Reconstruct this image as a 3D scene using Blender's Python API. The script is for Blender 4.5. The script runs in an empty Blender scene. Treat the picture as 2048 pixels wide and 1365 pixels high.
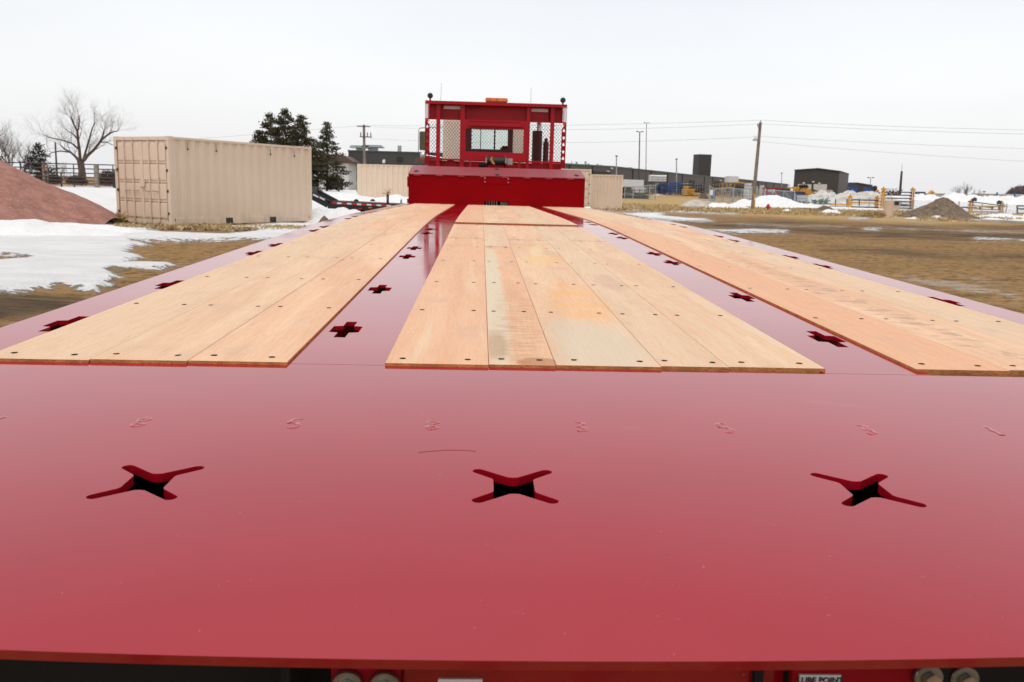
import bpy, bmesh, math, random
import numpy as np
from mathutils import Vector, Matrix
rad = math.radians
sc = bpy.context.scene

# ------------------------------------------------------------------ camera
F = 1750.0; YAW = rad(2.26); PIT = rad(9.91); ROL = rad(1.51)
CAM = Vector((-0.26, 0.0, 1.38))
fw = Vector((math.sin(YAW)*math.cos(PIT), math.cos(YAW)*math.cos(PIT), -math.sin(PIT)))
rt0 = Vector((math.cos(YAW), -math.sin(YAW), 0)); up0 = rt0.cross(fw)
rt = rt0*math.cos(ROL) + up0*math.sin(ROL); up = up0*math.cos(ROL) - rt0*math.sin(ROL)
cd = bpy.data.cameras.new('camera'); cam = bpy.data.objects.new('camera', cd)
sc.collection.objects.link(cam); sc.camera = cam
mw = Matrix((rt, up, -fw)).transposed().to_4x4(); mw.translation = CAM; cam.matrix_world = mw
cd.sensor_width = 36; cd.lens = F/2048*36; cd.clip_start = 0.05; cd.clip_end = 8000
cd.dof.use_dof = True; cd.dof.focus_distance = 1.9; cd.dof.aperture_fstop = 15.0

# ------------------------------------------------------------------ sky and sun
SUN_EL = rad(66); SUN_AZ = rad(205)       # bright overcast, the veiled sun high behind the camera
w = bpy.data.worlds.new('World'); sc.world = w; w.use_nodes = True
nt = w.node_tree; nt.nodes.clear()
def wn(t, **k):
    n = nt.nodes.new(t)
    for a, b in k.items(): setattr(n, a, b)
    return n
sky = wn('ShaderNodeTexSky', sky_type='NISHITA'); sky.sun_disc = False
sky.sun_elevation = SUN_EL; sky.sun_rotation = SUN_AZ; sky.dust_density = 4; sky.air_density = 1
bg1 = wn('ShaderNodeBackground'); bg1.inputs[1].default_value = 0.05
nt.links.new(sky.outputs[0], bg1.inputs[0])
tc = wn('ShaderNodeTexCoord'); sep = wn('ShaderNodeSeparateXYZ'); nt.links.new(tc.outputs['Generated'], sep.inputs[0])
rmp = wn('ShaderNodeValToRGB'); nt.links.new(sep.outputs[2], rmp.inputs[0])
e = rmp.color_ramp.elements
e[0].position = 0.0; e[0].color = (.555, .555, .57, 1)
e[1].position = 1.0; e[1].color = (.86, .86, .86, 1)
for p, c in ((.10, (.555, .546, .542, 1)), (.22, (.520, .508, .500, 1)), (.47, (.32, .318, .32, 1)), (.72, (.60, .60, .60, 1))):
    q = e.new(p); q.color = c
mp = wn('ShaderNodeMapping'); mp.inputs['Scale'].default_value = (1.2, 1.2, 4); nt.links.new(tc.outputs['Generated'], mp.inputs[0])
nz = wn('ShaderNodeTexNoise'); nz.inputs['Scale'].default_value = 1.5; nz.inputs['Detail'].default_value = 4; nt.links.new(mp.outputs[0], nz.inputs[0])
mr = wn('ShaderNodeMapRange'); mr.inputs[1].default_value = .3; mr.inputs[2].default_value = .7; mr.inputs[3].default_value = .94; mr.inputs[4].default_value = 1.05
nt.links.new(nz.outputs[0], mr.inputs[0])
vm = wn('ShaderNodeVectorMath', operation='SCALE'); nt.links.new(rmp.outputs[0], vm.inputs[0]); nt.links.new(mr.outputs[0], vm.inputs['Scale'])
bg2 = wn('ShaderNodeBackground'); bg2.inputs[1].default_value = 1.5; nt.links.new(vm.outputs[0], bg2.inputs[0])
ad = wn('ShaderNodeAddShader'); nt.links.new(bg1.outputs[0], ad.inputs[0]); nt.links.new(bg2.outputs[0], ad.inputs[1])
wo = wn('ShaderNodeOutputWorld'); nt.links.new(ad.outputs[0], wo.inputs[0])
sl = bpy.data.lights.new('sun', 'SUN'); sl.energy = 0.8; sl.angle = rad(40); sl.color = (1, .96, .9)
so = bpy.data.objects.new('sun', sl); sc.collection.objects.link(so)
sd = Vector((math.sin(SUN_AZ)*math.cos(SUN_EL), math.cos(SUN_AZ)*math.cos(SUN_EL), math.sin(SUN_EL)))
so.rotation_euler = sd.to_track_quat('Z', 'Y').to_euler()
sc.view_settings.view_transform = 'Standard'; sc.view_settings.look = 'None'
sc.view_settings.gamma = 1; sc.view_settings.exposure = 0.0

# ------------------------------------------------------------------ measuring helpers
def ray(x, y): return rt*((x-1024)/F) - up*((y-682.5)/F) + fw
def P(x, y, Y):                                   # point of the view at distance Y ahead
    d = ray(x, y); return CAM + d*(Y/d.y)
def proj(p):
    q = Vector(p)-CAM; a = q.dot(fw); return 1024+F*q.dot(rt)/a, 682.5-F*q.dot(up)/a
def sstep(a, b, x):
    t = np.clip((x-a)/(b-a), 0, 1); return t*t*(3-2*t)
def gz(X, Y):                                     # terrain height
    s = sstep(-.22, .08, X/np.maximum(Y, 1.0))
    left = .52*sstep(34, 80, Y)
    right = .34*sstep(84, 112, Y) + .6*sstep(108, 155, Y) + .35*sstep(155, 400, Y)
    return left*(1-s)+right*s
def G(X, Y): return float(gz(np.float64(X), np.float64(Y)))
def PX(x, Y): return P(x, 390, Y).x
def PG(x, Y):
    X = PX(x, Y); return Vector((X, Y, G(X, Y)))
def PT(x, y, Y): return P(x, y, Y).z

# ------------------------------------------------------------------ materials
MATS = {}
class N:
    def __init__(s, name):
        s.m = bpy.data.materials.new(name); s.m.use_nodes = True; s.t = s.m.node_tree
        s.b = s.t.nodes['Principled BSDF']; s.co = s.n('ShaderNodeTexCoord').outputs['Object']; MATS[name] = s.m
    def n(s, t, **k):
        q = s.t.nodes.new(t)
        for a, b in k.items(): setattr(q, a, b)
        return q
    def l(s, a, b): s.t.links.new(a, b)
    def val(s, sock, v):
        if hasattr(v, 'links'): s.l(v, sock)
        else: sock.default_value = v
    def noise(s, scale=1, detail=4, rough=.55, st=(1, 1, 1), co=None, off=(0, 0, 0), dist=0):
        m = s.n('ShaderNodeMapping'); m.inputs['Scale'].default_value = st; m.inputs['Location'].default_value = off; s.l(co or s.co, m.inputs[0])
        q = s.n('ShaderNodeTexNoise'); q.inputs['Scale'].default_value = scale; q.inputs['Detail'].default_value = detail
        q.inputs['Roughness'].default_value = rough; q.inputs['Distortion'].default_value = dist; s.l(m.outputs[0], q.inputs[0]); return q.outputs[0]
    def ramp(s, f, a, b, lo=0., hi=1.):
        q = s.n('ShaderNodeMapRange'); q.interpolation_type = 'SMOOTHSTEP'; s.val(q.inputs[0], f)
        for i, v in enumerate((a, b, lo, hi)): q.inputs[i+1].default_value = v
        return q.outputs[0]
    def math(s, op, a, b=0.):
        q = s.n('ShaderNodeMath', operation=op); s.val(q.inputs[0], a); s.val(q.inputs[1], b); return q.outputs[0]
    def mix(s, f, a, b):
        q = s.n('ShaderNodeMix', data_type='RGBA'); s.val(q.inputs[0], f)
        for i, v in ((6, a), (7, b)):
            if hasattr(v, 'links'): s.l(v, q.inputs[i])
            else: q.inputs[i].default_value = (*v, 1)
        return q.outputs[2]
    def mixf(s, f, a, b):
        q = s.n('ShaderNodeMix'); s.val(q.inputs[0], f); s.val(q.inputs[2], a); s.val(q.inputs[3], b); return q.outputs[0]
    def col(s, c):
        if hasattr(c, 'links'): s.l(c, s.b.inputs['Base Color'])
        else: s.b.inputs['Base Color'].default_value = (*c, 1)
    def rough(s, r): s.val(s.b.inputs['Roughness'], r)
    def bump(s, h, strength=.3, dist=.01):
        q = s.n('ShaderNodeBump'); q.inputs['Strength'].default_value = strength; q.inputs['Distance'].default_value = dist
        s.l(h, q.inputs['Height']); s.l(q.outputs[0], s.b.inputs['Normal'])
    def attr(s, name):
        q = s.n('ShaderNodeAttribute'); q.attribute_name = name; return q.outputs['Fac']
def simple(name, c, r=.6, v=.18, scale=3., metal=0., bump=0., c2=None):
    s = N(name); f = s.ramp(s.noise(scale, 5, .6), .3, .7)
    c2 = c2 or tuple(x*(1-v) for x in c)
    s.col(s.mix(f, c, c2)); s.rough(r); s.b.inputs['Metallic'].default_value = metal
    if bump: s.bump(s.noise(scale*6, 4), bump, .02)
    return s.m
# glossy red paint of the trailer, and the same paint dulled by feet on the deck strips
for nm_, r0_, r1_ in (('red_paint', .04, .09), ('strip_paint', .05, .12)):
    s = N(nm_)
    f = s.ramp(s.noise(2.2, 4, .6), .3, .75)
    scf = s.math('MULTIPLY', s.ramp(s.noise(1, 6, .7, st=(4, 14, 1), off=(2, 3, 0)), .60, .72), s.ramp(s.noise(1.7, 3, .5), .5, .62))
    sp = s.ramp(s.noise(160, 2, .5), .74, .80)
    c = s.mix(f, (.33, .0035, .012), (.30, .0035, .011)); c = s.mix(s.math('MULTIPLY', sp, .35), c, (.45, .3, .28)); c = s.mix(s.math('MULTIPLY', scf, .12), c, (.5, .35, .3)); s.col(c)
    s.rough(s.ramp(s.noise(3.0, 6, .65, st=(1, .5, 1)), .3, .7, r0_, r1_)); s.b.inputs['IOR'].default_value = 1.58
    h = s.math('ADD', s.math('MULTIPLY', s.noise(3.0, 2, .5), 1.0), s.math('MULTIPLY', s.noise(420, 1, .5), .012))
    s.bump(h, .12, .006)
simple('red_frame', (.30, .003, .010), .5, .12, 2.5).node_tree.nodes['Principled BSDF'].inputs['Specular IOR Level'].default_value = .15
simple('rack_red', (.40, .004, .012), .4, .12, 2.5).node_tree.nodes['Principled BSDF'].inputs['Specular IOR Level'].default_value = .25
# red tread plate: diamond pattern
s = N('red_tread'); s.col(s.mix(s.noise(2, 3), (.26, .0005, .003), (.225, .0005, .003))); s.rough(.5); s.b.inputs['Specular IOR Level'].default_value = .05
ck = s.n('ShaderNodeTexChecker'); m = s.n('ShaderNodeMapping'); m.inputs['Rotation'].default_value = (.78, .78, .78); s.l(s.co, m.inputs[0]); s.l(m.outputs[0], ck.inputs[0]); ck.inputs['Scale'].default_value = 55
s.bump(ck.outputs['Fac'], .5, .004)
s = N('red_tread_top'); s.col((.24, .002, .008)); s.rough(.36); s.b.inputs['IOR'].default_value = 1.6
simple('red_mark', (.29, .12, .11), .5, .1)
# planks
s = N('wood_deck')
oi = s.n('ShaderNodeObjectInfo').outputs['Random']
offv = s.n('ShaderNodeVectorMath', operation='MULTIPLY_ADD'); cmb = s.n('ShaderNodeCombineXYZ'); s.l(oi, cmb.inputs[0]); s.l(oi, cmb.inputs[1])
s.l(cmb.outputs[0], offv.inputs[0]); offv.inputs[1].default_value = (7, 19, 3); s.l(s.co, offv.inputs[2]); oc = offv.outputs[0]
g1 = s.noise(1, 6, .62, st=(190, 9, 4), co=oc); g2 = s.noise(1, 5, .6, st=(9, .9, 1), co=oc, dist=.6); g3 = s.noise(1, 3, .65, st=(420, 110, 80), co=oc)
cc = s.mix(s.ramp(g2, .3, .72), (.64, .37, .215), (.76, .505, .315))
vo = s.n('ShaderNodeTexVoronoi'); m = s.n('ShaderNodeMapping'); m.inputs['Scale'].default_value = (6, 1.3, .01); s.l(oc, m.inputs[0]); s.l(m.outputs[0], vo.inputs[0]); vo.inputs['Scale'].default_value = 1
kn = s.math('MULTIPLY', s.ramp(s.math('ADD', vo.outputs['Distance'], s.math('MULTIPLY', g2, .06)), .12, .05), s.math('GREATER_THAN', vo.outputs['Color'], .62)); cc = s.mix(s.math('MULTIPLY', kn, .6), cc, (.36, .18, .09))
cc = s.mix(s.ramp(oi, .0, .5), s.mix(.5, cc, (.62, .48, .32)), cc); cc = s.mix(s.ramp(oi, .5, 1), cc, s.mix(.7, cc, (.68, .345, .19)))
cc = s.mix(s.math('MULTIPLY', s.ramp(g1, .42, .72), .26), cc, (.52, .28, .15))
cc = s.mix(s.math('MULTIPLY', s.ramp(g3, .52, .72), .5), cc, (.46, .24, .13))
blot = s.ramp(s.noise(1, 5, .65, st=(6, 3.2, 1), co=oc, off=(3, 1, 0)), .53, .72)
cc = s.mix(s.math('MULTIPLY', blot, .48), cc, (.48, .33, .23))
pale = s.ramp(s.noise(1, 4, .6, st=(11, .55, 1), co=oc, off=(9, 4, 0)), .58, .68)
cc = s.mix(s.math('MULTIPLY', pale, .45), cc, (.68, .55, .36))
def ell(cx, cy, rx, ry, n=.5, edge=.25, sc=14, st=(1, .6, 1)):
    m = s.n('ShaderNodeMapping'); m.inputs['Location'].default_value = (-cx/rx, -cy/ry, 0); m.inputs['Scale'].default_value = (1/rx, 1/ry, 0); s.l(s.co, m.inputs[0])
    ln = s.n('ShaderNodeVectorMath', operation='LENGTH'); s.l(m.outputs[0], ln.inputs[0])
    d = s.math('ADD', ln.outputs['Value'], s.math('MULTIPLY', s.math('SUBTRACT', s.noise(sc, 5, .65, st=st), .5), n*2))
    return s.ramp(d, 1+edge, 1-edge)
def xr(f, x0, x1):
    q = s.n('ShaderNodeSeparateXYZ'); s.l(s.co, q.inputs[0]); return s.math('MULTIPLY', f, s.math('MULTIPLY', s.ramp(q.outputs[0], x0-.0005, x0+.0005), s.ramp(q.outputs[0], x1+.0005, x1-.0005)))
streak = s.ramp(s.noise(1, 5, .7, st=(14, 70, 1)), .42, .62)
cc = s.mix(xr(s.math('MULTIPLY', ell(-.215, 2.7, .030, 1.5, .6, .3), .75), -.237, -.11), cc, (.60, .53, .38))            # pale bleached strip
cc = s.mix(xr(s.math('MULTIPLY', s.math('MULTIPLY', ell(-.165, 2.0, .05, .7, .7, .4), streak), .55), -.237, -.11), cc, (.42, .20, .085))
cc = s.mix(xr(s.math('MULTIPLY', ell(-.222, 1.80, .024, .15, .8, .4), .6), -.237, -.11), cc, (.36, .21, .11))
cc = s.mix(xr(s.math('MULTIPLY', ell(-.14, 1.63, .045, .055, .35, .15), .65), -.237, -.11), cc, (.34, .13, .05))               # wet brown corner
cc = s.mix(xr(s.math('MULTIPLY', ell(-.01, 1.83, .10, .32, .5, .4), .62), -.11, .093), cc, (.55, .49, .36))                # greyish near end
swl = s.n('ShaderNodeTexWave', wave_type='RINGS'); swl.inputs['Scale'].default_value = 5; swl.inputs['Distortion'].default_value = 9; swl.inputs['Detail'].default_value = 4
m = s.n('ShaderNodeMapping'); m.inputs['Location'].default_value = (0, -2.45*.3, 0); m.inputs['Scale'].default_value = (1, .3, 0); s.l(s.co, m.inputs[0]); s.l(m.outputs[0], swl.inputs[0])
cc = s.mix(s.math('MULTIPLY', ell(.02, 2.46, .080, .36, .35, .3), s.ramp(swl.outputs[1], .1, .9, .25, .6)), cc, (.74, .38, .12))
cc = s.mix(s.math('MULTIPLY', ell(.0, 3.6, .08, .22, .5, .4), .45), cc, (.74, .46, .16))
cc = s.mix(s.math('MULTIPLY', ell(-.02, 4.15, .09, .10, .5, .4), .4), cc, (.74, .44, .14))
cc = s.mix(s.math('MULTIPLY', ell(.17, 2.9, .05, .22, .5, .5), .3), cc, (.45, .25, .2))
boots = s.ramp(s.noise(1, 3, .6, st=(12, 24, 1)), .52, .60)
cc = s.mix(s.math('MULTIPLY', s.math('MULTIPLY', ell(.86, 2.9, .055, 1.5, .4, .4), boots), .55), cc, (.34, .20, .14))
s.col(cc); s.rough(s.ramp(g1, .3, .7, .50, .7)); s.b.inputs['Specular IOR Level'].default_value = .32
s.bump(s.math('ADD', g1, s.math('MULTIPLY', g3, .4)), .35, .0015)
simple('wood_end', (.56, .215, .06), .75, .4, 40, bump=.3)
simple('screw_metal', (.07, .032, .016), .9, .5, 300).node_tree.nodes['Principled BSDF'].inputs['Specular IOR Level'].default_value = .05
simple('zinc', (.62, .58, .46), .3, .3, 60, metal=.9)
simple('washer_metal', (.33, .33, .31), .35, .2, 60, metal=.95)
simple('hollow_shade', (.006, .006, .006), .9, .1)  # near-black standing in for the shade inside hollows and slots
simple('black_paint', (.014, .015, .015), .6, .3, 4)
simple('rubber', (.018, .018, .018), .8, .3, 8)
simple('sticker_white', (.72, .73, .74), .4, .05)
simple('sticker_ink', (.02, .02, .02), .5, .05)
simple('tape_white', (.75, .75, .78), .35, .06, 20)
simple('tape_red', (.62, .02, .01), .4, .1, 20)
s = N('amber_lens'); s.col(s.mix(s.ramp(s.noise(9, 2, st=(4, 1, .3)), .4, .6), (.80, .20, .005), (.62, .11, .004))); s.rough(.2)
simple('cream_paint', (.90, .82, .68), .5, .03, 2)
simple('olive_paint', (.07, .09, .05), .5, .2, 3)
simple('maroon', (.075, .008, .008), .6, .3, 6)
simple('chrome', (.6, .6, .62), .2, .1, 4, metal=.9)
s = N('glass'); s.col((.75, .85, .8)); s.rough(.04); s.b.inputs['Transmission Weight'].default_value = 1.; s.b.inputs['IOR'].default_value = 1.02
s.b.inputs['Specular IOR Level'].default_value = .5
simple('hose_black', (.012, .011, .011), .8, .3).node_tree.nodes['Principled BSDF'].inputs['Specular IOR Level'].default_value = .1
simple('strap_yellow', (.62, .36, .08), .7, .3)
s = N('container_paint')
c = s.mix(s.ramp(s.noise(.9, 5, .6), .3, .7), (.74, .585, .445), (.70, .55, .415))
rust = s.ramp(s.noise(7, 6, .7, st=(1, 1, .35)), .69, .75); c = s.mix(s.math('MULTIPLY', rust, .6), c, (.30, .16, .08)); zz = s.n('ShaderNodeSeparateXYZ'); s.l(s.co, zz.inputs[0]); gm = s.math('MULTIPLY', s.ramp(zz.outputs[2], .5, .0), s.ramp(s.noise(3, 6, .7, st=(1, 1, .3)), .4, .65)); c = s.mix(s.math('MULTIPLY', gm, .4), c, (.34, .25, .17)); vs_ = s.ramp(s.noise(1, 5, .7, st=(5, 5, .25)), .60, .75); c = s.mix(s.math('MULTIPLY', vs_, .10), c, (.42, .30, .2)); s.col(c); s.rough(.55)
simple('container_dark', (.05, .037, .027), .7, .3, 6)
simple('door_gasket', (.36, .27, .19), .8, .2, 6)
simple('building_dark', (.050, .045, .041), .55, .1, .6)
s = N('building_side'); tcx = s.n('ShaderNodeTexWave'); tcx.inputs['Scale'].default_value = .55; m = s.n('ShaderNodeMapping'); s.l(s.co, m.inputs[0]); s.l(m.outputs[0], tcx.inputs[0])
s.col(s.mix(tcx.outputs[1], (.062, .054, .047), (.074, .066, .058))); s.rough(.5)
simple('trim_green', (.04, .13, .08), .5, .1)
simple('roof_brown', (.09, .05, .04), .6, .2, 2)
simple('wall_white', (.62, .61, .56), .6, .1, 1)
simple('vent_metal', (.42, .50, .50), .4, .2, 1, metal=.3)
simple('opening_dark', (.015, .015, .016), .6, .1)
simple('bark', (.14, .105, .08), .9, .4, 3, bump=.4)
simple('twig', (.20, .16, .145), .9, .3, 2)
simple('twig_far', (.20, .16, .145), .9, .3, 2)
s = N('needles'); oi = s.noise(2.2, 4, .6); s.col(s.mix(s.ramp(oi, .35, .65), (.040, .044, .018), (.10, .075, .036))); s.rough(.8)
s = N('needles_dark'); oi = s.noise(1.6, 4, .6); s.col(s.mix(s.ramp(oi, .35, .65), (.026, .024, .018), (.05, .038, .028))); s.rough(.85)
simple('brush_brown', (.10, .06, .05), .9, .4, 2)
simple('pole_wood', (.26, .21, .165), .9, .35, 2)
simple('pole_dark', (.11, .10, .09), .9, .3, 2)
simple('galvanised', (.40, .44, .45), .4, .2, 2, metal=.6)
simple('pipe_dark', (.07, .05, .045), .7, .4, 2)
simple('post_wood', (.30, .26, .21), .9, .4, 3)
simple('rust_sign', (.28, .07, .025), .8, .4, 3)
simple('wire_dark', (.16, .16, .17), .6, .1)
simple('orange_paint', (.68, .31, .02), .5, .3, 3)
simple('yellow_paint', (.70, .36, .03), .5, .25, 3)
simple('blue_paint', (.015, .09, .33), .45, .2, 2)
simple('navy_paint', (.02, .04, .10), .5, .3, 2)
simple('green_paint', (.02, .15, .07), .5, .4, 2)
simple('teal_tarp', (.20, .62, .50), .5, .15, 2)
simple('dark_steel', (.055, .065, .07), .5, .4, 2)
simple('white_tarp', (.66, .66, .64), .6, .15, 1.5, bump=.4)
simple('trailer_white', (.66, .69, .72), .4, .08, 1)
simple('lumber', (.55, .36, .17), .8, .25, 1.2)
simple('container_red', (.30, .025, .02), .5, .2, 1)
simple('hydrant_red', (.50, .01, .02), .45, .1, 4)
simple('pillar_tan', (.62, .46, .33), .6, .1, 2)
simple('gray_box', (.45, .44, .43), .6, .2, 1)
s = N('chain_wire'); s.col((.35, .38, .38)); s.rough(.5); s.b.inputs['Metallic'].default_value = .4
w1 = []
for ang in (.785, -.785):
    m = s.n('ShaderNodeMapping'); m.inputs['Rotation'].default_value = (0, ang, 0); s.l(s.co, m.inputs[0])
    q = s.n('ShaderNodeTexWave'); q.inputs['Scale'].default_value = 4.2; s.l(m.outputs[0], q.inputs[0]); w1.append(s.ramp(q.outputs[1], .93, .98))
s.l(s.math('MULTIPLY', s.math('MAXIMUM', w1[0], w1[1]), 1.0), s.b.inputs['Alpha'])
# heaps
def heapmat(name, a, b, c3, sc1, sc2, bs=.9):
    s = N(name); c = s.mix(s.ramp(s.noise(sc1, 6, .7), .35, .65), a, b); c = s.mix(s.ramp(s.noise(sc2, 3, .7), .56, .72), c, c3)
    s.col(c); s.rough(.95); s.bump(s.noise(sc2*.8, 5, .7), bs, .06); return s
heapmat('gravel_pink', (.40, .19, .14), (.27, .12, .09), (.55, .36, .29), 2.6, 20)
heapmat('dirt_grey', (.19, .13, .085), (.09, .062, .042), (.36, .29, .21), 3.2, 9)
heapmat('snow_clean', (.76, .755, .74), (.68, .67, .65), (.58, .585, .56), 1.2, 9, .5)
heapmat('snow_dirty', (.66, .64, .60), (.42, .37, .32), (.22, .17, .13), .7, 5, .7)
heapmat('snow_grey', (.50, .46, .42), (.34, .29, .25), (.6, .58, .55), .9, 7, .7)
heapmat('mud', (.15, .10, .06), (.09, .06, .035), (.22, .16, .1), 3, 14)
# ground
s = N('ground_soil')
sn, gr, wt = s.attr('snow'), s.attr('grass'), s.attr('mud')
n1 = s.noise(.55, 8, .68); n2 = s.noise(4.5, 6, .7); n3 = s.noise(38, 3, .7); n4 = s.noise(1, 7, .68, st=(.22, .8, 1)); n5 = s.noise(1, 7, .65, st=(.8, 1.9, 1), off=(5, 2, 0)); n6 = s.noise(11, 4, .75)
dirt = s.mix(s.ramp(n1, .35, .65), (.37, .215, .088), (.285, .166, .070))
dirt = s.mix(s.math('MULTIPLY', s.ramp(n2, .48, .58), .8), dirt, (.10, .060, .022))
dirt = s.mix(s.math('MULTIPLY', s.ramp(n6, .51, .57), .6), dirt, (.38, .24, .09))
dirt = s.mix(s.math('MULTIPLY', s.ramp(n3, .60, .74), .7), dirt, (.44, .32, .16))
dirt = s.mix(s.math('MULTIPLY', s.ramp(n3, .42, .30), .5), dirt, (.07, .045, .03))
mudf = s.math('MULTIPLY', s.ramp(s.math('ADD', wt, s.math('MULTIPLY', s.math('SUBTRACT', n4, .5), 1.6)), .3, .8), .9)
dirt = s.mix(mudf, dirt, s.mix(s.ramp(n5, .35, .65), (.050, .033, .022), (.115, .075, .044)))
gcol = s.mix(s.ramp(s.noise(2.5, 6, .7, st=(.4, 1.4, 1)), .35, .65), (.50, .35, .16), (.34, .225, .10))
trk = s.ramp(s.noise(1, 4, .6, st=(.05, 2.4, 1), off=(8, 3, 0), dist=.4), .56, .64); dirt = s.mix(s.math('MULTIPLY', trk, .45), dirt, (.085, .055, .032))
tr2 = s.ramp(s.noise(1, 4, .6, st=(.05, 1.6, 1), off=(1, 9, 0), dist=.4), .60, .70); dirt = s.mix(s.math('MULTIPLY', tr2, .4), dirt, (.36, .25, .13))
gf = s.ramp(s.math('ADD', gr, s.math('MULTIPLY', s.math('SUBTRACT', n2, .5), 1.2)), .35, .65)
c = s.mix(gf, dirt, gcol)
scol = s.mix(s.ramp(n5, .35, .7), (.80, .79, .775), (.70, .69, .67)); scol = s.mix(s.math('MULTIPLY', s.ramp(n2, .62, .75), .5), scol, (.45, .40, .34))
sf0 = s.math('ADD', sn, s.math('MULTIPLY', s.math('SUBTRACT', n5, .5), .85)); sf0 = s.math('ADD', sf0, s.math('MULTIPLY', s.math('SUBTRACT', n2, .5), .65))
sf0 = s.math('ADD', sf0, s.math('MULTIPLY', s.math('SUBTRACT', n6, .5), .6)); sf = s.ramp(sf0, .46, .54)
slush = s.math('MULTIPLY', s.ramp(sf0, .30, .5), .5); c = s.mix(slush, c, (.30, .26, .22))
c = s.mix(sf, c, scol); s.col(c)
wet = s.ramp(s.math('ADD', s.attr('wet'), s.math('MULTIPLY', s.math('SUBTRACT', s.noise(1, 5, .7, st=(1.2, 5, 1)), .5), 1.5)), .55, .75); s.rough(s.mixf(wet, .95, .10)); s.l(s.mixf(wet, .12, .9), s.b.inputs['Specular IOR Level'])
hh = s.math('ADD', s.math('MULTIPLY', n2, .6), s.math('MULTIPLY', n3, .35)); hh = s.math('ADD', hh, s.math('MULTIPLY', sf, .8)); s.bump(hh, .9, .12)
s.b.inputs['Specular IOR Level'].default_value = .12
simple('dry_grass', (.54, .39, .19), .9, .4, 2)

# ------------------------------------------------------------------ mesh builder
class MB:
    def __init__(s): s.v = []; s.f = []; s.m = []; s.cur = 0
    def add(s, vs, fs):
        b = len(s.v); s.v += [tuple(v) for v in vs]
        for f in fs: s.f.append(tuple(b+i for i in f)); s.m.append(s.cur)
        return s
    def mat(s, i): s.cur = i; return s
    def box(s, a, b, R=None, c=None):
        (x0, y0, z0), (x1, y1, z1) = a, b
        vs = [Vector((x, y, z)) for z in (z0, z1) for y in (y0, y1) for x in (x0, x1)]
        if R is not None:
            c = Vector(c) if c is not None else Vector(((x0+x1)/2, (y0+y1)/2, (z0+z1)/2)); vs = [R @ (v-c)+c for v in vs]
        return s.add(vs, [(0, 2, 3, 1), (4, 5, 7, 6), (0, 1, 5, 4), (2, 6, 7, 3), (0, 4, 6, 2), (1, 3, 7, 5)])
    def bar(s, p0, p1, wx, wz=None):
        p0, p1 = Vector(p0), Vector(p1); d = (p1-p0).normalized(); wz = wz or wx
        a = d.cross(Vector((0, 0, 1)));
        if a.length < .05: a = d.cross(Vector((0, 1, 0)))
        a.normalize(); b = a.cross(d); vs = []
        for p in (p0, p1):
            for i, j in ((-1, -1), (1, -1), (1, 1), (-1, 1)): vs.append(p+a*wx/2*i+b*wz/2*j)
        return s.add(vs, [(0, 1, 2, 3), (7, 6, 5, 4), (0, 4, 5, 1), (1, 5, 6, 2), (2, 6, 7, 3), (3, 7, 4, 0)])
    def tube(s, pts, rs, n=8, cap=True):
        pts = [Vector(p) for p in pts]; k = len(pts)
        if not hasattr(rs, '__len__'): rs = [rs]*k
        vs = []; prev = None
        for i, p in enumerate(pts):
            d = (pts[min(i+1, k-1)]-pts[max(i-1, 0)]); d = d.normalized() if d.length > 1e-9 else Vector((0, 0, 1))
            if prev is None: a = d.orthogonal().normalized()
            else:
                a = prev-d*prev.dot(d); a = a.normalized() if a.length > 1e-6 else d.orthogonal().normalized()
            prev = a; b = d.cross(a)
            for j in range(n):
                t = 2*math.pi*j/n; vs.append(p+(a*math.cos(t)+b*math.sin(t))*rs[i])
        fs = [(i*n+j, i*n+(j+1) % n, (i+1)*n+(j+1) % n, (i+1)*n+j) for i in range(k-1) for j in range(n)]
        if cap and n > 2: fs += [tuple(range(n-1, -1, -1)), tuple((k-1)*n+j for j in range(n))]
        return s.add(vs, fs)
    def cyl(s, p0, p1, r, r1=None, n=16): return s.tube([p0, p1], [r, r if r1 is None else r1], n)
    def prism(s, pts, z0, z1, ax='z'):              # pts 2D outline extruded
        k = len(pts)
        mk = {'z': lambda p, h: (p[0], p[1], h), 'y': lambda p, h: (p[0], h, p[1]), 'x': lambda p, h: (h, p[0], p[1])}[ax]
        vs = [mk(p, z0) for p in pts]+[mk(p, z1) for p in pts]
        return s.add(vs, [tuple(range(k-1, -1, -1)), tuple(range(k, 2*k))]+[(i, (i+1) % k, k+(i+1) % k, k+i) for i in range(k)])
    def build(s, name, mats, parent=None, smooth=False, bevel=0):
        me = bpy.data.meshes.new(name); me.from_pydata(s.v, [], s.f)
        if isinstance(mats, str): mats = [mats]
        for m in mats: me.materials.append(MATS[m])
        me.polygons.foreach_set('material_index', s.m)
        bm = bmesh.new(); bm.from_mesh(me); bmesh.ops.recalc_face_normals(bm, faces=bm.faces)
        if bevel: bmesh.ops.bevel(bm, geom=[e for e in bm.edges if len(e.link_faces) == 2 and e.calc_face_angle(0) > .6], offset=bevel, segments=2, affect='EDGES')
        bm.to_mesh(me); bm.free()
        if smooth: me.polygons.foreach_set('use_smooth', [True]*len(me.polygons))
        o = bpy.data.objects.new(name, me); sc.collection.objects.link(o)
        if parent: o.parent = parent
        return o
def tag(o, label=None, cat=None, group=None, kind=None):
    for k, v in (('label', label), ('category', cat), ('group', group), ('kind', kind)):
        if v: o[k] = v
    return o
def thing(name, label, cat, loc=(0, 0, 0), rz=0, group=None):
    o = bpy.data.objects.new(name, None); sc.collection.objects.link(o); o.location = loc; o.rotation_euler = (0, 0, rz)
    o.empty_display_size = .2; return tag(o, label, cat, group)
def kids(o): return [c for c in bpy.data.objects if c.parent == o]
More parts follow.
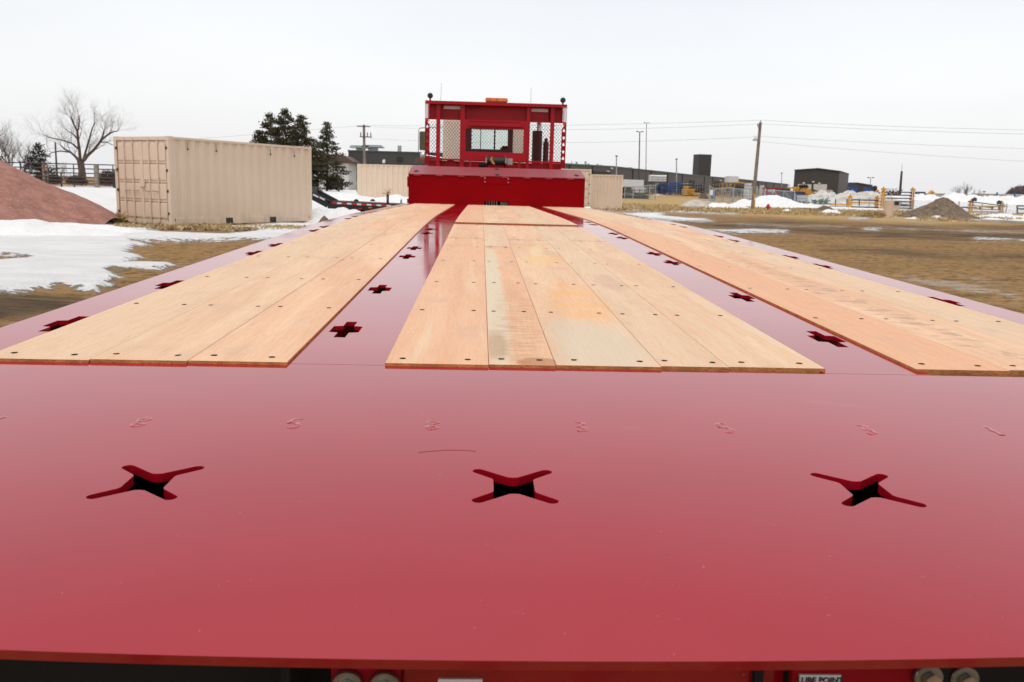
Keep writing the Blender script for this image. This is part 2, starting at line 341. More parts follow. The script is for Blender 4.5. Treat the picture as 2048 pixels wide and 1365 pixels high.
def dup(root, loc, rz=0, label=None, scale=None):
    r = root.copy(); sc.collection.objects.link(r); r.location = loc; r.rotation_euler = (0, 0, rz)
    if scale: r.scale = scale
    if label: r['label'] = label
    for ch in kids(root):
        c = ch.copy(); sc.collection.objects.link(c); c.parent = r
        for g in kids(ch):
            d = g.copy(); sc.collection.objects.link(d); d.parent = c
    return r
def holed(outline, holes, t, zf, name, mats, parent, bev=0.0):
    bm = bmesh.new(); loops = []; ed = []
    for lp in [outline]+holes:
        vs = [bm.verts.new((x, y, 0)) for x, y in lp]; loops.append(vs)
        for i in range(len(vs)): ed.append(bm.edges.new((vs[i], vs[(i+1) % len(vs)])))
    bmesh.ops.triangle_fill(bm, use_beauty=True, use_dissolve=False, edges=ed, normal=(0, 0, 1))
    bm.normal_update()
    for f_ in list(bm.faces):
        if f_.normal.z < 0: f_.normal_flip()
    for lp in loops:
        low = [bm.verts.new((v.co.x, v.co.y, -t)) for v in lp]; k = len(lp)
        for i in range(k): bm.faces.new((lp[i], lp[(i+1) % k], low[(i+1) % k], low[i]))
    for v in bm.verts: v.co.z += zf(v.co.y)
    bmesh.ops.recalc_face_normals(bm, faces=bm.faces)
    # the fill is a sheet: make sure the top looks up
    me = bpy.data.meshes.new(name); bm.to_mesh(me); bm.free()
    for m in mats: me.materials.append(MATS[m])
    o = bpy.data.objects.new(name, me); sc.collection.objects.link(o); o.parent = parent; return o

# ------------------------------------------------------------------ ground: one sheet to the horizon
def ground():
    az = np.concatenate([np.linspace(-180, -36, 50, endpoint=False), np.linspace(-36, 38, 520, endpoint=False), np.linspace(38, 180, 50)])
    az = np.radians(az); rr = np.concatenate([[.05, .8], np.geomspace(1.5, 3500, 300)])
    A, R = np.meshgrid(az, rr); X = CAM.x+np.sin(A)*R; Y = np.cos(A)*R
    Z = gz(X, Y)*(Y > 0)
    # picture of the ground seen from above: pixel-like polar coordinates of every vertex
    pts = np.stack([X-CAM.x, Y, Z-CAM.z], -1); F_ = np.array(fw); R_ = np.array(rt); U_ = np.array(up)
    dpt = pts@F_; ok = dpt > .3; dd = np.where(ok, dpt, 1); px = 1024+F*(pts@R_)/dd; py = 682.5-F*(pts@U_)/dd
    px = np.where(ok, px, -9999); py = np.where(ok, py, 2000)
    KY = 3.2
    def sdist(poly):
        q = np.array(poly, float)*(1, KY); x, y = px, py*KY; ins = np.zeros(x.shape, bool); dm = np.full(x.shape, 1e9)
        for i in range(len(q)):
            (x0, y0), (x1, y1) = q[i], q[(i+1) % len(q)]
            c = ((y0 > y) != (y1 > y)) & (x < (x1-x0)*(y-y0)/((y1-y0) or 1e-9)+x0); ins ^= c
            t = np.clip(((x-x0)*(x1-x0)+(y-y0)*(y1-y0))/((x1-x0)**2+(y1-y0)**2+1e-9), 0, 1)
            dm = np.minimum(dm, np.hypot(x-x0-t*(x1-x0), y-y0-t*(y1-y0)))
        return np.where(ins, dm, -dm)
    def field(plus, minus, soft):
        v = np.full(px.shape, -1e3)
        for p in plus: v = np.maximum(v, sdist(p))
        for p in minus: v = np.minimum(v, -sdist(p))
        return np.clip(.5+v/soft*.5, 0, 1)
    snow_p = [[(-400, 368), (236, 374), (250, 400), (244, 446), (180, 470), (-400, 470)],
              [(600, 372), (850, 376), (850, 420), (735, 432), (640, 430), (600, 415)],
              [(-300, 432), (120, 436), (235, 452), (400, 456), (430, 460), (460, 455), (560, 448), (720, 442), (720, 452), (560, 483), (470, 484), (360, 481), (262, 484), (300, 490), (245, 504), (290, 514), (262, 524), (250, 531), (330, 527), (352, 532), (330, 541), (215, 548), (240, 562), (190, 584), (120, 573), (60, 583), (-20, 590), (-300, 600)],
              [(1225, 427), (1328, 426), (1324, 432), (1410, 438), (1424, 443), (1361, 443), (1291, 439)],
              [(1415, 460), (1500, 459), (1572, 463), (1572, 467), (1440, 465)], [(1182, 412), (1200, 411), (1240, 420), (1190, 421)],
              [(1250, 413), (1278, 414), (1278, 416), (1250, 416)], [(1255, 419), (1300, 421), (1300, 423), (1255, 421)], [(1330, 421), (1340, 422), (1480, 427), (1470, 429), (1340, 425)],
              [(1400, 404), (1500, 412), (1500, 417), (1380, 411)], [(1465, 405), (1640, 400), (1650, 418), (1560, 413), (1470, 410)],
              [(1640, 408), (2300, 404), (2300, 424), (1950, 424), (1850, 420), (1740, 424), (1660, 420)], [(1735, 424), (1790, 423), (1790, 432), (1740, 432)],
              [(1830, 432), (1900, 432), (1960, 420), (2300, 424), (2300, 446), (2048, 444), (1950, 438), (1850, 437)],
              [(1700, 436), (1735, 437), (1735, 439), (1700, 438)], [(1640, 415), (1680, 414), (1700, 422), (1650, 424)],
              [(1730, 456), (1760, 457), (1755, 461), (1728, 460)],
              [(1950, 476), (2048, 479), (2048, 482), (1950, 479)]]
    snow_m = [[(280, 463), (330, 458), (480, 459), (510, 463), (450, 467), (330, 468)], [(-60, 517), (50, 515), (62, 519), (-20, 524)], [(1700, 424), (1740, 423), (1760, 428), (1700, 430)],
              [(1955, 431), (1990, 430), (1985, 434), (1960, 434)], [(110, 453), (150, 452), (160, 456), (115, 457)]]
    snow = field(snow_p, snow_m, 34.)
    wide = sdist([(1160, 400), (2300, 400), (2300, 700), (1160, 700)]) 
    snow = np.where((px < -300) | (~ok), .25+.35*(np.sin(X*.23)*np.cos(Y*.19)), snow)
    grass = field([[(1180, 388), (1420, 396), (1660, 410), (1760, 418), (1960, 436), (2300, 436), (2300, 448), (1850, 448), (1600, 437), (1400, 426), (1230, 424), (1180, 420)], [(80, 440), (240, 442), (640, 434), (700, 436), (650, 446), (400, 456), (200, 452)], [(600, 384), (760, 386), (760, 391), (600, 389)], [(60, 368), (130, 370), (110, 376), (60, 375)]], [], 40.)
    mud = field([[(1330, 440), (1500, 444), (1750, 458), (2300, 470), (2300, 484), (1800, 478), (1480, 466)], [(1500, 440), (1700, 448), (2300, 462), (2300, 470), (1600, 455)], [(1650, 498), (2300, 520), (2300, 530), (1800, 512)], [(-200, 600), (160, 585), (160, 620), (-200, 680)], [(1300, 405), (1400, 404), (1420, 412), (1330, 411)]], [], 70.)
    wetf = field([[(1915, 553), (1960, 556), (2040, 574), (2030, 577), (1960, 566)], [(1800, 446), (1880, 449), (1870, 453), (1800, 449)], [(1730, 456), (1760, 457), (1755, 461), (1728, 460)], [(1810, 457), (1890, 461), (1880, 464), (1812, 461)], [(1960, 462), (2020, 464), (2010, 467), (1960, 465)], [(1850, 560), (1900, 563), (1890, 567), (1845, 564)], [(1415, 444), (1700, 450), (1690, 458), (1480, 455)], [(1750, 452), (2100, 462), (2100, 472), (1800, 462)], [(1780, 545), (1900, 556), (2048, 590), (2048, 600), (1830, 570)]], [], 50.)
    bumpz = .035*np.sin(X*1.3+Y*.7)*np.sin(Y*.9-X*.4)
    near = np.clip((R-2)/6, 0, 1)*np.clip((120-R)/60, 0, 1)
    Z = Z+near*(bumpz+.07*sstep(.4, .7, snow))
    n, m = A.shape; v = np.stack([X, Y, Z], -1).reshape(-1, 3)
    i = np.arange(n-1)[:, None]*m+np.arange(m-1)[None, :]; fa = np.stack([i, i+1, i+m+1, i+m], -1).reshape(-1, 4)
    me = bpy.data.meshes.new('ground'); me.from_pydata(v.tolist(), [], fa.tolist()); me.materials.append(MATS['ground_soil'])
    me.polygons.foreach_set('use_smooth', [True]*len(me.polygons))
    for nm, a in (('snow', snow), ('grass', grass), ('mud', mud), ('wet', wetf)):
        at = me.attributes.new(nm, 'FLOAT', 'POINT'); at.data.foreach_set('value', a.reshape(-1).astype(np.float32))
    o = bpy.data.objects.new('ground', me); sc.collection.objects.link(o); o['kind'] = 'structure'
ground()

# ------------------------------------------------------------------ the flatbed trailer
def zp(y):
    if y < 5.2: return 1.026+.0207*(y-.6)
    z5 = 1.026+.0207*4.6
    if y < 7.6: t = y-5.2; return z5+.0207*t-.0207*t*t/4.8*1.1
    return z5+.0207*2.4-.0207*2.4*.55-.00207*(y-7.6)
T = thing('flatbed_trailer', 'long red flatbed trailer with a bare wood plank deck filling the foreground', 'trailer')
def xhole(cx, cy):
    # fat centre with four round ended arms
    A = Vector((.0435, .0500)); B = Vector((.010, .0175)); d = (A-B).normalized(); n_ = Vector((-d.y, d.x)); r = .0078
    q = [(0, .0275), (.006, .0285)]
    a0 = math.atan2(n_.y, n_.x)
    for i in range(8): t = a0-math.pi*i/7; q.append((A.x+r*math.cos(t), A.y+r*math.sin(t)))
    q += [(.0270, .0235), (.0250, .019)]
    right = q+[(x, -y) for x, y in reversed(q)]
    left = [(-x, y) for x, y in reversed(right)][1:-1]
    return [(cx+x*.96, cy+y*.97) for x, y in right+left]
rimY = lambda x: .612+.021*.62*min(1.6, ((x+.20)/.44)**2) if abs(x+.20) < .557 else .6328
ol = [(-1.295, 1.612)]
for i in range(41):
    x = -1.295+2.59*i/40; ol.append((x, rimY(x)))
ol += [(1.295, 1.612)]
holes = [xhole(-1.063+.4243*k, .982+.003*k) for k in range(6)]
pl = holed(ol, holes, .011, zp, 'rear_plate', ['red_paint'], T)
for v in pl.data.vertices:
    if v.co.y < .66 and v.co.z < zp(v.co.y)-.005: v.co.y += .0055      # edge shaped to slant inwards, which keeps the lip in shade
# weld dimples across the plate, each a low squiggle of raised paint
DIG = {'8': [(0, .5), (.5, .8), (0, 1), (-.5, .8), (0, .5), (.55, .2), (0, 0), (-.55, .2), (0, .5)], '5': [(.5, 1), (-.4, 1), (-.4, .55), (.2, .6), (.5, .3), (.1, 0), (-.5, .1)],
       '3': [(-.4, 1), (.4, .9), (.3, .6), (-.1, .5), (.5, .4), (.4, .1), (-.4, 0)], '1': [(0, 1), (.05, .5), (0, 0)]}
for i, (k, ch) in enumerate(zip(range(-4, 4), '18583531')):
    x0 = [-.935,-.737,-.521,-.324,-.109,.107,.32,.517][i]; y0 = 1.195+.004*i; wd, hg = .013, .047; mb = MB(); pts = []
    for a, b in DIG[ch]: pts.append(Vector((x0+a*wd+.002*math.sin(9*b), y0+b*hg, zp(y0+b*hg)-.01935)))
    fine = []
    for a, b in zip(pts, pts[1:]):
        for t in range(4): fine.append(a.lerp(b, t/4))
    fine.append(pts[-1])
    mb.tube(fine, [.0200+.0002*math.sin(j*1.7+i) for j in range(len(fine))], 40); mb.build('weld_mark', 'red_paint', pl, smooth=True)
mb = MB(); pts = [Vector((-.335+.075*t, 1.105+.012*math.sin(t*2.4), 0)) for t in [i/14 for i in range(15)]]
for p in pts: p.z = zp(p.y)+.0003
mb.tube(pts, .0004, 4); mb.build('scratch', 'red_mark', pl)
# line of weld where the deck strips meet the plate
def boxy(x0, x1, y0, y1, zt, zb, name, m, parent=T, step=.35):
    mb = MB(); k = max(1, int((y1-y0)/step)); ys = [y0+(y1-y0)*i/k for i in range(k+1)]; c = .0009
    vs = []
    for y in ys:
        z = zp(y); vs += [(x0, y, z+zb), (x0, y, z+zt-c), (x0+c, y, z+zt), (x1-c, y, z+zt), (x1, y, z+zt-c), (x1, y, z+zb)]
    fs = [(i*6+j, i*6+(j+1) % 6, (i+1)*6+(j+1) % 6, (i+1)*6+j) for i in range(k) for j in range(6)]+[(0, 1, 2, 3, 4, 5), tuple(k*6+j for j in range(5, -1, -1))]
    mb.add(vs, fs)
    if m == 'wood_deck':
        for q in range(len(mb.f)): mb.m[q] = 1 if (q >= k*6 or q % 6 in (0, 4)) else 0
        return mb.build(name, [m, 'wood_end'], parent)
    return mb.build(name, m, parent)
# steel strips with cross slots
def plus(cx, cy):
    a, b, c_, d = .033, .042, .0125, .098
    return [(cx+x, cy+y) for x, y in [(c_, d), (c_, b), (a, b-.006), (a, -b+.006), (c_, -b), (c_, -d), (-c_, -d), (-c_, -b), (-a, -b+.006), (-a, b-.006), (-c_, b), (-c_, d)]]
PY = [1.975, 2.65, 3.65, 4.04, 4.98, 5.31, 6.27, 6.62, 7.6, 7.95, 8.9, 9.25, 10.2, 10.55, 11.4]
DECK_END = 12.2
def strip(x0, x1, cx, name, yend=DECK_END):
    cuts = [1.614]; k = 0
    hs = PY[:]; cur = 1.614; segs = []
    bounds = [1.614]+[(a+b)/2 for a, b in zip(hs, hs[1:])]+[yend]
    full = []
    for i, h in enumerate(hs):
        a, b = bounds[i], bounds[i+1]; full.append((a, b, h))
    root = None
    bmj = []
    for a, b, h in full:
        o = holed([(x0, a), (x1, a), (x1, b), (x0, b)], [plus(cx, h)], .010, zp, name, ['strip_paint'], T); bmj.append(o.data); bpy.data.objects.remove(o)
    bm = bmesh.new()
    for me in bmj: bm.from_mesh(me)
    bmesh.ops.remove_doubles(bm, verts=bm.verts, dist=.0004)
    me = bpy.data.meshes.new(name); bm.to_mesh(me); bm.free(); me.materials.append(MATS['strip_paint'])
    o = bpy.data.objects.new(name, me); sc.collection.objects.link(o); o.parent = T
    # tray below the strip: what one sees through the slots
    mb = MB()
    for i in range(12):
        a = 1.62+i*.88; b = min(a+.88, yend)
        mb.box((x0+.004, a, zp(a)-.062), (x1-.004, b, zp(a)-.055))
    mb.build('slot_tray', 'red_frame', o)
    return o
IN0, IN1 = .401, .612; OUT0, OUT1 = 1.13, 1.295
for sgn in (-1, 1):
    a, b = sorted((sgn*IN0, sgn*IN1)); strip(a, b, sgn*.560 if sgn < 0 else .548, 'inner_steel_strip')
    a, b = sorted((sgn*OUT0, sgn*OUT1)); strip(a, b, sgn*1.187, 'outer_steel_strip')
# planks
TH = .0055
XC = [-.433, -.239, -.112, .090, .222, .411]; XL = [-1.162, -.968, -.793, -.612]; XR = [.595, .782, .965, 1.158]
planks = []
def plank(x0, x1, y0, y1, dz=0): o = boxy(x0+.0004, x1-.0004, y0, y1, TH+dz, -.03, 'plank', 'wood_deck'); planks.append((o, x0, x1, y0, y1)); return o
breaks = [4.62, 4.15, 4.60, 9, 4.62]
for i in range(5):
    y0 = 1.622+.03*XC[i]+.002*math.sin(i*5)
    if breaks[i] < 9: plank(XC[i], XC[i+1], y0, breaks[i]-.0015); plank(XC[i], XC[i+1], breaks[i]+.0015, 5.80, .0006)
    else: plank(XC[i], XC[i+1], y0, 5.80)
    plank(XC[i], XC[i+1], 6.06, DECK_END)
for xs, br in ((XL, [(7.0,), (5.05, 9.2), (6.1,)]), (XR, [(6.4,), (5.27,), (4.9, 8.8)])):
    for i in range(3):
        ys = [1.622+.03*xs[i]]+list(br[i])+[DECK_END]
        for a, b in zip(ys, ys[1:]): plank(xs[i], xs[i+1], a+.001, b-.001, .0004*(i % 2))
boxy(-.3995, .3995, 5.70, 6.16, .0, -.03, 'cross_plate', 'red_paint')
# screws in countersunk holes, one row per crossmember
ROWS = [1.668, 2.24, 2.815, 3.48, 4.12, 4.72, 5.35, 5.72, 6.30, 7.0, 7.7, 8.4, 9.1, 9.8, 10.5, 11.2, 11.9]
rnd = random.Random(4); allsc = []
for o, x0, x1, y0, y1 in planks:
    for y in ROWS:
        if y0+.02 < y+.03*(x0 if y < 2 else 0) < y1-.01:
            wd = x1-x0
            for u in (.17, .80): allsc.append((y, x0+wd*u+rnd.uniform(-.006, .006), y+(.03*x0 if y < 2 else 0)+rnd.uniform(-.006, .006), o))
        if y0 > 4 and 0 < y-y0 < .0: pass
    for ye in (y0+.035, y1-.035):
        if 4 < ye < 5.8: allsc.append((ye, x0+(x1-x0)*.25, ye, o)); allsc.append((ye, x0+(x1-x0)*.78, ye, o))
allsc.sort(key=lambda q: q[0])
def screw(mb, x, y):
    z = zp(y)+TH; r = .0062; k = 10; a0 = rnd.random()
    ring = [(x+r*(1+.18*math.sin(3*j+a0*9))*math.cos(6.283*j/k), y+r*(1+.15*math.cos(2*j+a0*5))*math.sin(6.283*j/k), z+.0009) for j in range(k)]
    inn = [(x+r*.6*math.cos(6.283*j/k), y+r*.6*math.sin(6.283*j/k), z+.0011) for j in range(k)]
    mb.mat(0).add(ring+inn, [(j, (j+1) % k, k+(j+1) % k, k+j) for j in range(k)])
    mb.mat(1).add(inn, [tuple(range(k))])
    if rnd.random() < .6: mb.mat(2).add([(x+r*.3*math.cos(a0*6+t), y+r*.3*math.sin(a0*6+t), z+.0013) for t in (0, 1.57, 3.14, 4.71)], [(0, 1, 2, 3)])
rest = MB()
for i, (_, x, y, o) in enumerate(allsc):
    if i < 78: mb = MB(); screw(mb, x, y); mb.build('screw', ['screw_metal', 'hose_black', 'wood_end'], o)
    else: screw(rest, x, y)
ro = rest.build('screws', ['screw_metal', 'hose_black', 'wood_end'], T); ro['kind'] = 'stuff'
# frame below
for sgn in (-1, 1):
    mb = MB()
    for i in range(24):
        a = .66+i*.48; b = a+.48; z = zp(a)-.012; mb.box((sgn*1.285-.006, a, z-.24), (sgn*1.285+.006, b, z))
    mb.build('side_rail', 'red_frame', T); mb = MB()
    for i in range(22):
        a = 1.66+i*.48; b = a+.48; z = zp(a)-.012; mb.box((sgn*.50-.05, a, z-.42), (sgn*.50+.05, b, z-.07))
    mb.build('main_beam', 'red_frame', T)
for y in ROWS[1:]: mb = MB(); mb.box((-1.27, y-.03, zp(y)-.20), (1.27, y+.03, zp(y)-.075)); mb.build('crossmember', 'red_frame', T)
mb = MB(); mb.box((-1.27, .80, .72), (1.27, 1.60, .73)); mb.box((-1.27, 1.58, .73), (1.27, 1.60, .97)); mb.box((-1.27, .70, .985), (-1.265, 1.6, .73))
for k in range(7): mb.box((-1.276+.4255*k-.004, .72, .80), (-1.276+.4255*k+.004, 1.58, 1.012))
mb.build('shade_compartment', 'hollow_shade', T)  # added black compartment that makes the holes in the plate show dark
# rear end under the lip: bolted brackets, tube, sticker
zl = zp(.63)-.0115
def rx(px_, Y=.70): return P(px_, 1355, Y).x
mb = MB(); mb.box((-1.2, .80, .70), (1.2, .81, zl-.002)); mb.build('lip_shade_sheet', 'hollow_shade', T)  # black sheet in place of the shade under the lip
for a, b in ((660, 800), (1590, 1880)):
    mb = MB(); mb.box((rx(a), .706, .90), (rx(b), .714, zl-.0002)); mb.build('bolt_bracket', 'red_frame', T)
x0, x1 = rx(800), rx(1590)
mb = MB(); mb.tube([(x0, .723, zl-.028), (x1, .723, zl-.028)], .018, 20); mb.box((x0, .728, .86), (x1, .738, zl-.001)); mb.build('rear_tube', 'red_paint', T, smooth=False)
for pxx, pyy in ((694, 1371), (769, 1373), (1858, 1357), (1930, 1360)):
    c = P(pxx, pyy, .700); b_ = thing('bolt', None, None); b_.parent = T
    mb = MB(); prof = [(.0005, .0132), (.004, .0132), (.0052, .0124), (.0055, .009)]
    vs = []; fs = []
    for (d, r) in prof:
        for j in range(24): vs.append((c.x+r*math.cos(6.283*j/24), c.y-d+.004, c.z+r*math.sin(6.283*j/24)))
    for i in range(3):
        for j in range(24): fs.append((i*24+j, i*24+(j+1) % 24, (i+1)*24+(j+1) % 24, (i+1)*24+j))
    fs.append(tuple(72+j for j in range(24))); mb.add(vs, fs); mb.build('washer', 'washer_metal', b_, smooth=False)
    mb = MB(); hx = [(c.x+.0076*math.cos(j*1.0472+.5), c.z+.0076*math.sin(j*1.0472+.5)) for j in range(6)]; mb.prism(hx, c.y-.0085, c.y-.0014, 'y')
    hd = mb.build('hex_head', 'zinc', b_, bevel=.0006)
def text(body, size, loc, rot, m, parent, ext=.0004, name='lettering'):
    cu = bpy.data.curves.new(name, 'FONT'); cu.body = body; cu.size = size; cu.extrude = ext; cu.align_x = 'CENTER'; cu.align_y = 'CENTER'; cu.offset = size*.02
    o = bpy.data.objects.new(name, cu); sc.collection.objects.link(o); bpy.context.view_layer.update()
    me = bpy.data.meshes.new_from_object(o.evaluated_get(bpy.context.evaluated_depsgraph_get())); bpy.data.objects.remove(o)
    me.materials.clear(); me.materials.append(MATS[m]); o = bpy.data.objects.new(name, me); sc.collection.objects.link(o); o.parent = parent; o.location = loc; o.rotation_euler = rot; return o
c0, c1 = P(1601, 1354, .702), P(1684, 1351, .702); zt = (c0.z+c1.z)/2
mb = MB(); mb.box((c0.x, .7035, zt-.012), (c1.x, .7057, zt)); lb = mb.build('sticker', 'sticker_white', T)
text('LUBE POINT', .0076, ((c0.x+c1.x)/2, .7028, zt-.0050), (math.pi/2, 0, 0), 'sticker_ink', lb)
c0, c1 = P(876, 1361, .702), P(965, 1361, .702)
mb = MB(); mb.box((c0.x, .7035, c0.z-.012), (c1.x, .7057, c0.z)); mb.build('sticker', 'sticker_white', T)
# front gooseneck box
YB, YT = 12.2, 12.86; BX0, BX1 = -1.252, 1.170; z0 = 1.10; zf, zb = 1.538, 1.662
bx = thing('front_box', None, None); bx.parent = T
mb = MB()
wx0, wx1, wz0, wz1 = P(969, 408, YB).x, P(1017, 408, YB).x, 1.135, P(990, 403, YB).z
for a, b, c_, d in ((BX0, wx0, z0, zf), (wx1, BX1, z0, zf), (wx0, wx1, wz1, zf), (wx0, wx1, z0, wz0-.012)): mb.box((a, YB, c_), (b, YB+.008, d))
mb.build('tread_face', 'red_tread', bx)
mb = MB(); mb.box((wx0-.03, YB+.25, 1.05), (wx1+.03, YB+.26, 1.3)); mb.build('opening_back', 'hollow_shade', bx)
mb = MB()
for i, (m_, a, b) in enumerate((('w', .02, .06), ('w', .09, .11), ('b', .15, .17), ('w', .21, .33))): pass
mb.box((wx0+.22, YB+.12, wz0-.02), (wx1-.005, YB+.2, wz1-.01)); mb.build('valve_block', 'gray_box', bx)
mb = MB()
for k in range(5): mb.cyl((wx0+.03+k*.035, YB+.1, wz0-.02), (wx0+.03+k*.035, YB+.1, wz1+.01), .008, n=8)
mb.build('hose_bundle', 'vent_metal', bx)
mb = MB(); vs = [(BX0-.006, YB-.012, zf), (BX1+.006, YB-.012, zf), (BX1, YT, zb), (BX0, YT, zb)]; t_ = .008
vs2 = [(x, y, z-t_) for x, y, z in vs]; mb.add(vs+vs2, [(0, 1, 2, 3), (7, 6, 5, 4), (0, 4, 5, 1), (1, 5, 6, 2), (2, 6, 7, 3), (3, 7, 4, 0)]); tp = mb.build('top_plate', 'red_tread_top', bx)
for cx_, u in ((-1.16, .3), (1.07, .3), (-.04, .12), (-.04, .82)):
    mb = MB(); yy = YB+(YT-YB)*u; zz = zf+(zb-zf)*u+.0015
    q = plus(0, 0); q = [(cx_+x*1.1, yy+y*.8) for x, y in q]; mb.add([(x, y, zf+(zb-zf)*(y-YB+.012)/(YT-YB+.012)+.002) for x, y in q], [tuple(range(12))]); mb.build('slot', 'hollow_shade', tp)
for i in range(8):
    xx = BX0+.12+i*.30; mb = MB(); mb.box((xx-.045, YB-.016, zf-.022), (xx+.045, YB+.002, zf-.002)); mb.build('tab', 'red_paint', tp)
c0, c1 = P(965.5, 355, YB).x, P(1021, 357, YB).x; zc0, zc1 = PT(990, 368.5, YB), PT(990, 354, YB)
mb = MB(); mb.box((c0, YB-.006, zc0), (c1, YB-.001, zc1)); ap = mb.build('access_plate', 'red_tread', bx, bevel=.002)
for x in (c0+.03, c1-.03):
    for z in (zc0+.025, zc1-.025): mb = MB(); mb.cyl((x, YB-.012, z), (x, YB-.005, z), .0095, n=8); mb.build('bolt', 'washer_metal', ap)
mb = MB()
for xs in (BX0, BX1-.008): mb.add([(xs, YB+.009, .9), (xs+.008, YB+.009, .9), (xs, YT, .9), (xs+.008, YT, .9), (xs, YB+.009, zf-.01), (xs+.008, YB+.009, zf-.01), (xs, YT, zb-.01), (xs+.008, YT, zb-.01)], [(0, 2, 3, 1), (4, 5, 7, 6), (0, 1, 5, 4), (2, 6, 7, 3), (0, 4, 6, 2), (1, 3, 7, 5)])
mb.box((BX0+.009, YT-.01, .9), (BX1-.009, YT-.002, zb-.012)); mb.build('side_panel', 'red_frame', bx)
mb = MB(); mb.box((BX0-.02, YB+.03, 1.36), (BX0-.001, YB+.1, 1.50)); mb.build('hinge', 'red_frame', bx); mb = MB(); mb.box((BX0-.02, YB+.03, 1.14), (BX0-.001, YB+.09, 1.20)); mb.build('hinge', 'red_frame', bx)
mb = MB()
for xs in (-.4, .3): mb.box((xs, YB+.7, 1.0), (xs+.14, 15.5, 1.2))
mb.build('gooseneck', 'red_frame', T)
def wheel(parent, x, y, r, wd):
    wh = thing('wheel', None, None); wh.parent = parent; sg = 1 if x > 0 else -1
    mb = MB(); prof = [(-wd/2, r*.6), (-wd/2, r*.9), (-wd*.4, r), (wd*.4, r), (wd/2, r*.9), (wd/2, r*.6)]; vs = []; K = 28
    for d, q in prof: vs += [(x+d, y+q*math.cos(6.2832*j/K), r+q*math.sin(6.2832*j/K)) for j in range(K)]
    mb.add(vs, [(i*K+j, i*K+(j+1) % K, (i+1)*K+(j+1) % K, (i+1)*K+j) for i in range(5) for j in range(K)]); mb.build('tyre', 'rubber', wh)
    mb = MB(); mb.cyl((x-wd*.3, y, r), (x+wd*.3, y, r), r*.61, n=24); mb.cyl((x+sg*wd*.3, y, r), (x+sg*wd*.48, y, r), r*.2, n=12); mb.build('rim', 'red_frame', wh)
for y in (3.2, 4.3, 5.4):
    for x in (-1.0, 1.0): wheel(T, x, y, .42, .26)

# ------------------------------------------------------------------ the truck with its headache rack
K = thing('tractor_truck', 'red winch truck with a mesh headache rack and amber beacon coupled ahead of the deck', 'truck', (0, 14.9, 0))
def kb(mb, name, m, parent=None, **k):
    for i, v in enumerate(mb.v): mb.v[i] = (v[0], v[1]-14.9, v[2])
    return mb.build(name, m, parent or K, **k)
def RX(zx): return -1.2+(zx-258)*.001633
def RZ(zx, zy): return 2.758-(zy-(212+(zx-258)*.0345))*.001633
YR = 14.9
rack = thing('headache_rack', None, None); rack.parent = K
TOPZ, X0, X1 = 2.757, RX(258), RX(1686)
mb = MB(); mb.box((X0, YR-.09, TOPZ-.028), (X1, YR+.12, TOPZ)); mb.box((X0, YR-.09, TOPZ-.05), (X1, YR-.082, TOPZ-.028)); kb(mb, 'top_rail', 'rack_red', rack)
mb = MB(); mb.box((X0+.05, YR+.085, 2.475), (X1-.05, YR+.091, TOPZ-.03)); kb(mb, 'upper_panel', 'rack_red', rack)
mb = MB(); mb.box((X0+.05, YR+.085, 1.25), (X1-.05, YR+.091, 1.80)); kb(mb, 'lower_panel', 'rack_red', rack)
mb = MB(); mb.box((X0, YR-.03, 1.805), (X1, YR+.018, 1.835)); mb.box((X0+.05, YR-.01, 2.462), (RX(625), YR+.018, 2.478)); mb.box((RX(1305), YR-.01, 2.462), (X1-.05, YR+.018, 2.478)); kb(mb, 'cross_rail', 'rack_red', rack)
for a, b in ((370, 410), (612, 657), (1283, 1318), (1525, 1565)):
    mb = MB(); mb.box((RX(a), YR-.035, 1.25), (RX(b), YR+.016, TOPZ-.03)); kb(mb, 'rack_post', 'rack_red', rack, bevel=.004)
# side plates with teardrop cutouts (solid above, slotted below)
for x0_, sg in ((X0, 1), (X1, -1)):
    xs = sorted((x0_, x0_+sg*.058)); mb = MB(); mb.box((xs[0], YR-.08, 2.42), (xs[1], YR-.074, TOPZ-.05)); mb.build
    kb(mb, 'side_plate', 'rack_red', rack)
    xs = sorted((x0_, x0_+sg*.078)); W_ = xs[1]-xs[0]; hol = []
    for k in range(5):
        cz = 2.335-.113*k; cx_ = (xs[0]+xs[1])/2; tear = [(cx_+.020*math.cos(t)*(1 if math.sin(t) < 0 else 1-math.sin(t)*.75), cz+(.020 if math.sin(t) < 0 else .036)*math.sin(t)) for t in [6.2832*j/16 for j in range(16)]]
        if k % 2: tear = [(x, 2*cz-y) for x, y in tear]
        hol.append(tear)
    o = holed([(xs[0], 1.73), (xs[1], 1.73), (xs[1], 2.36), (xs[0]+(.04 if sg > 0 else .0), 2.42), (xs[0]+(.0 if sg > 0 else .038), 2.42), (xs[0], 2.36 if sg > 0 else 2.36)][:5] if sg > 0 else [(xs[0], 1.73), (xs[1], 1.73), (xs[1], 2.42), (xs[1]-.04, 2.42), (xs[0], 2.36)], hol, .006, lambda y: 0, 'slotted_plate', ['red_frame'], rack)
    for v in o.data.vertices: v.co = Vector((v.co.x, -.08-v.co.z, v.co.y))
    mb = MB(); mb.mat(0).box((x0_+sg*.004 if sg > 0 else x0_-.048, YR-.0835, 2.475), (x0_+.048 if sg > 0 else x0_-.004, YR-.0805, 2.725)); kb(mb, 'reflective_tape', 'tape_white', rack)
    mb = MB(); mb.box((x0_+sg*.004 if sg > 0 else x0_-.048, YR-.0835, 2.425), (x0_+.048 if sg > 0 else x0_-.004, YR-.0805, 2.472)); kb(mb, 'reflective_tape', 'tape_red', rack)
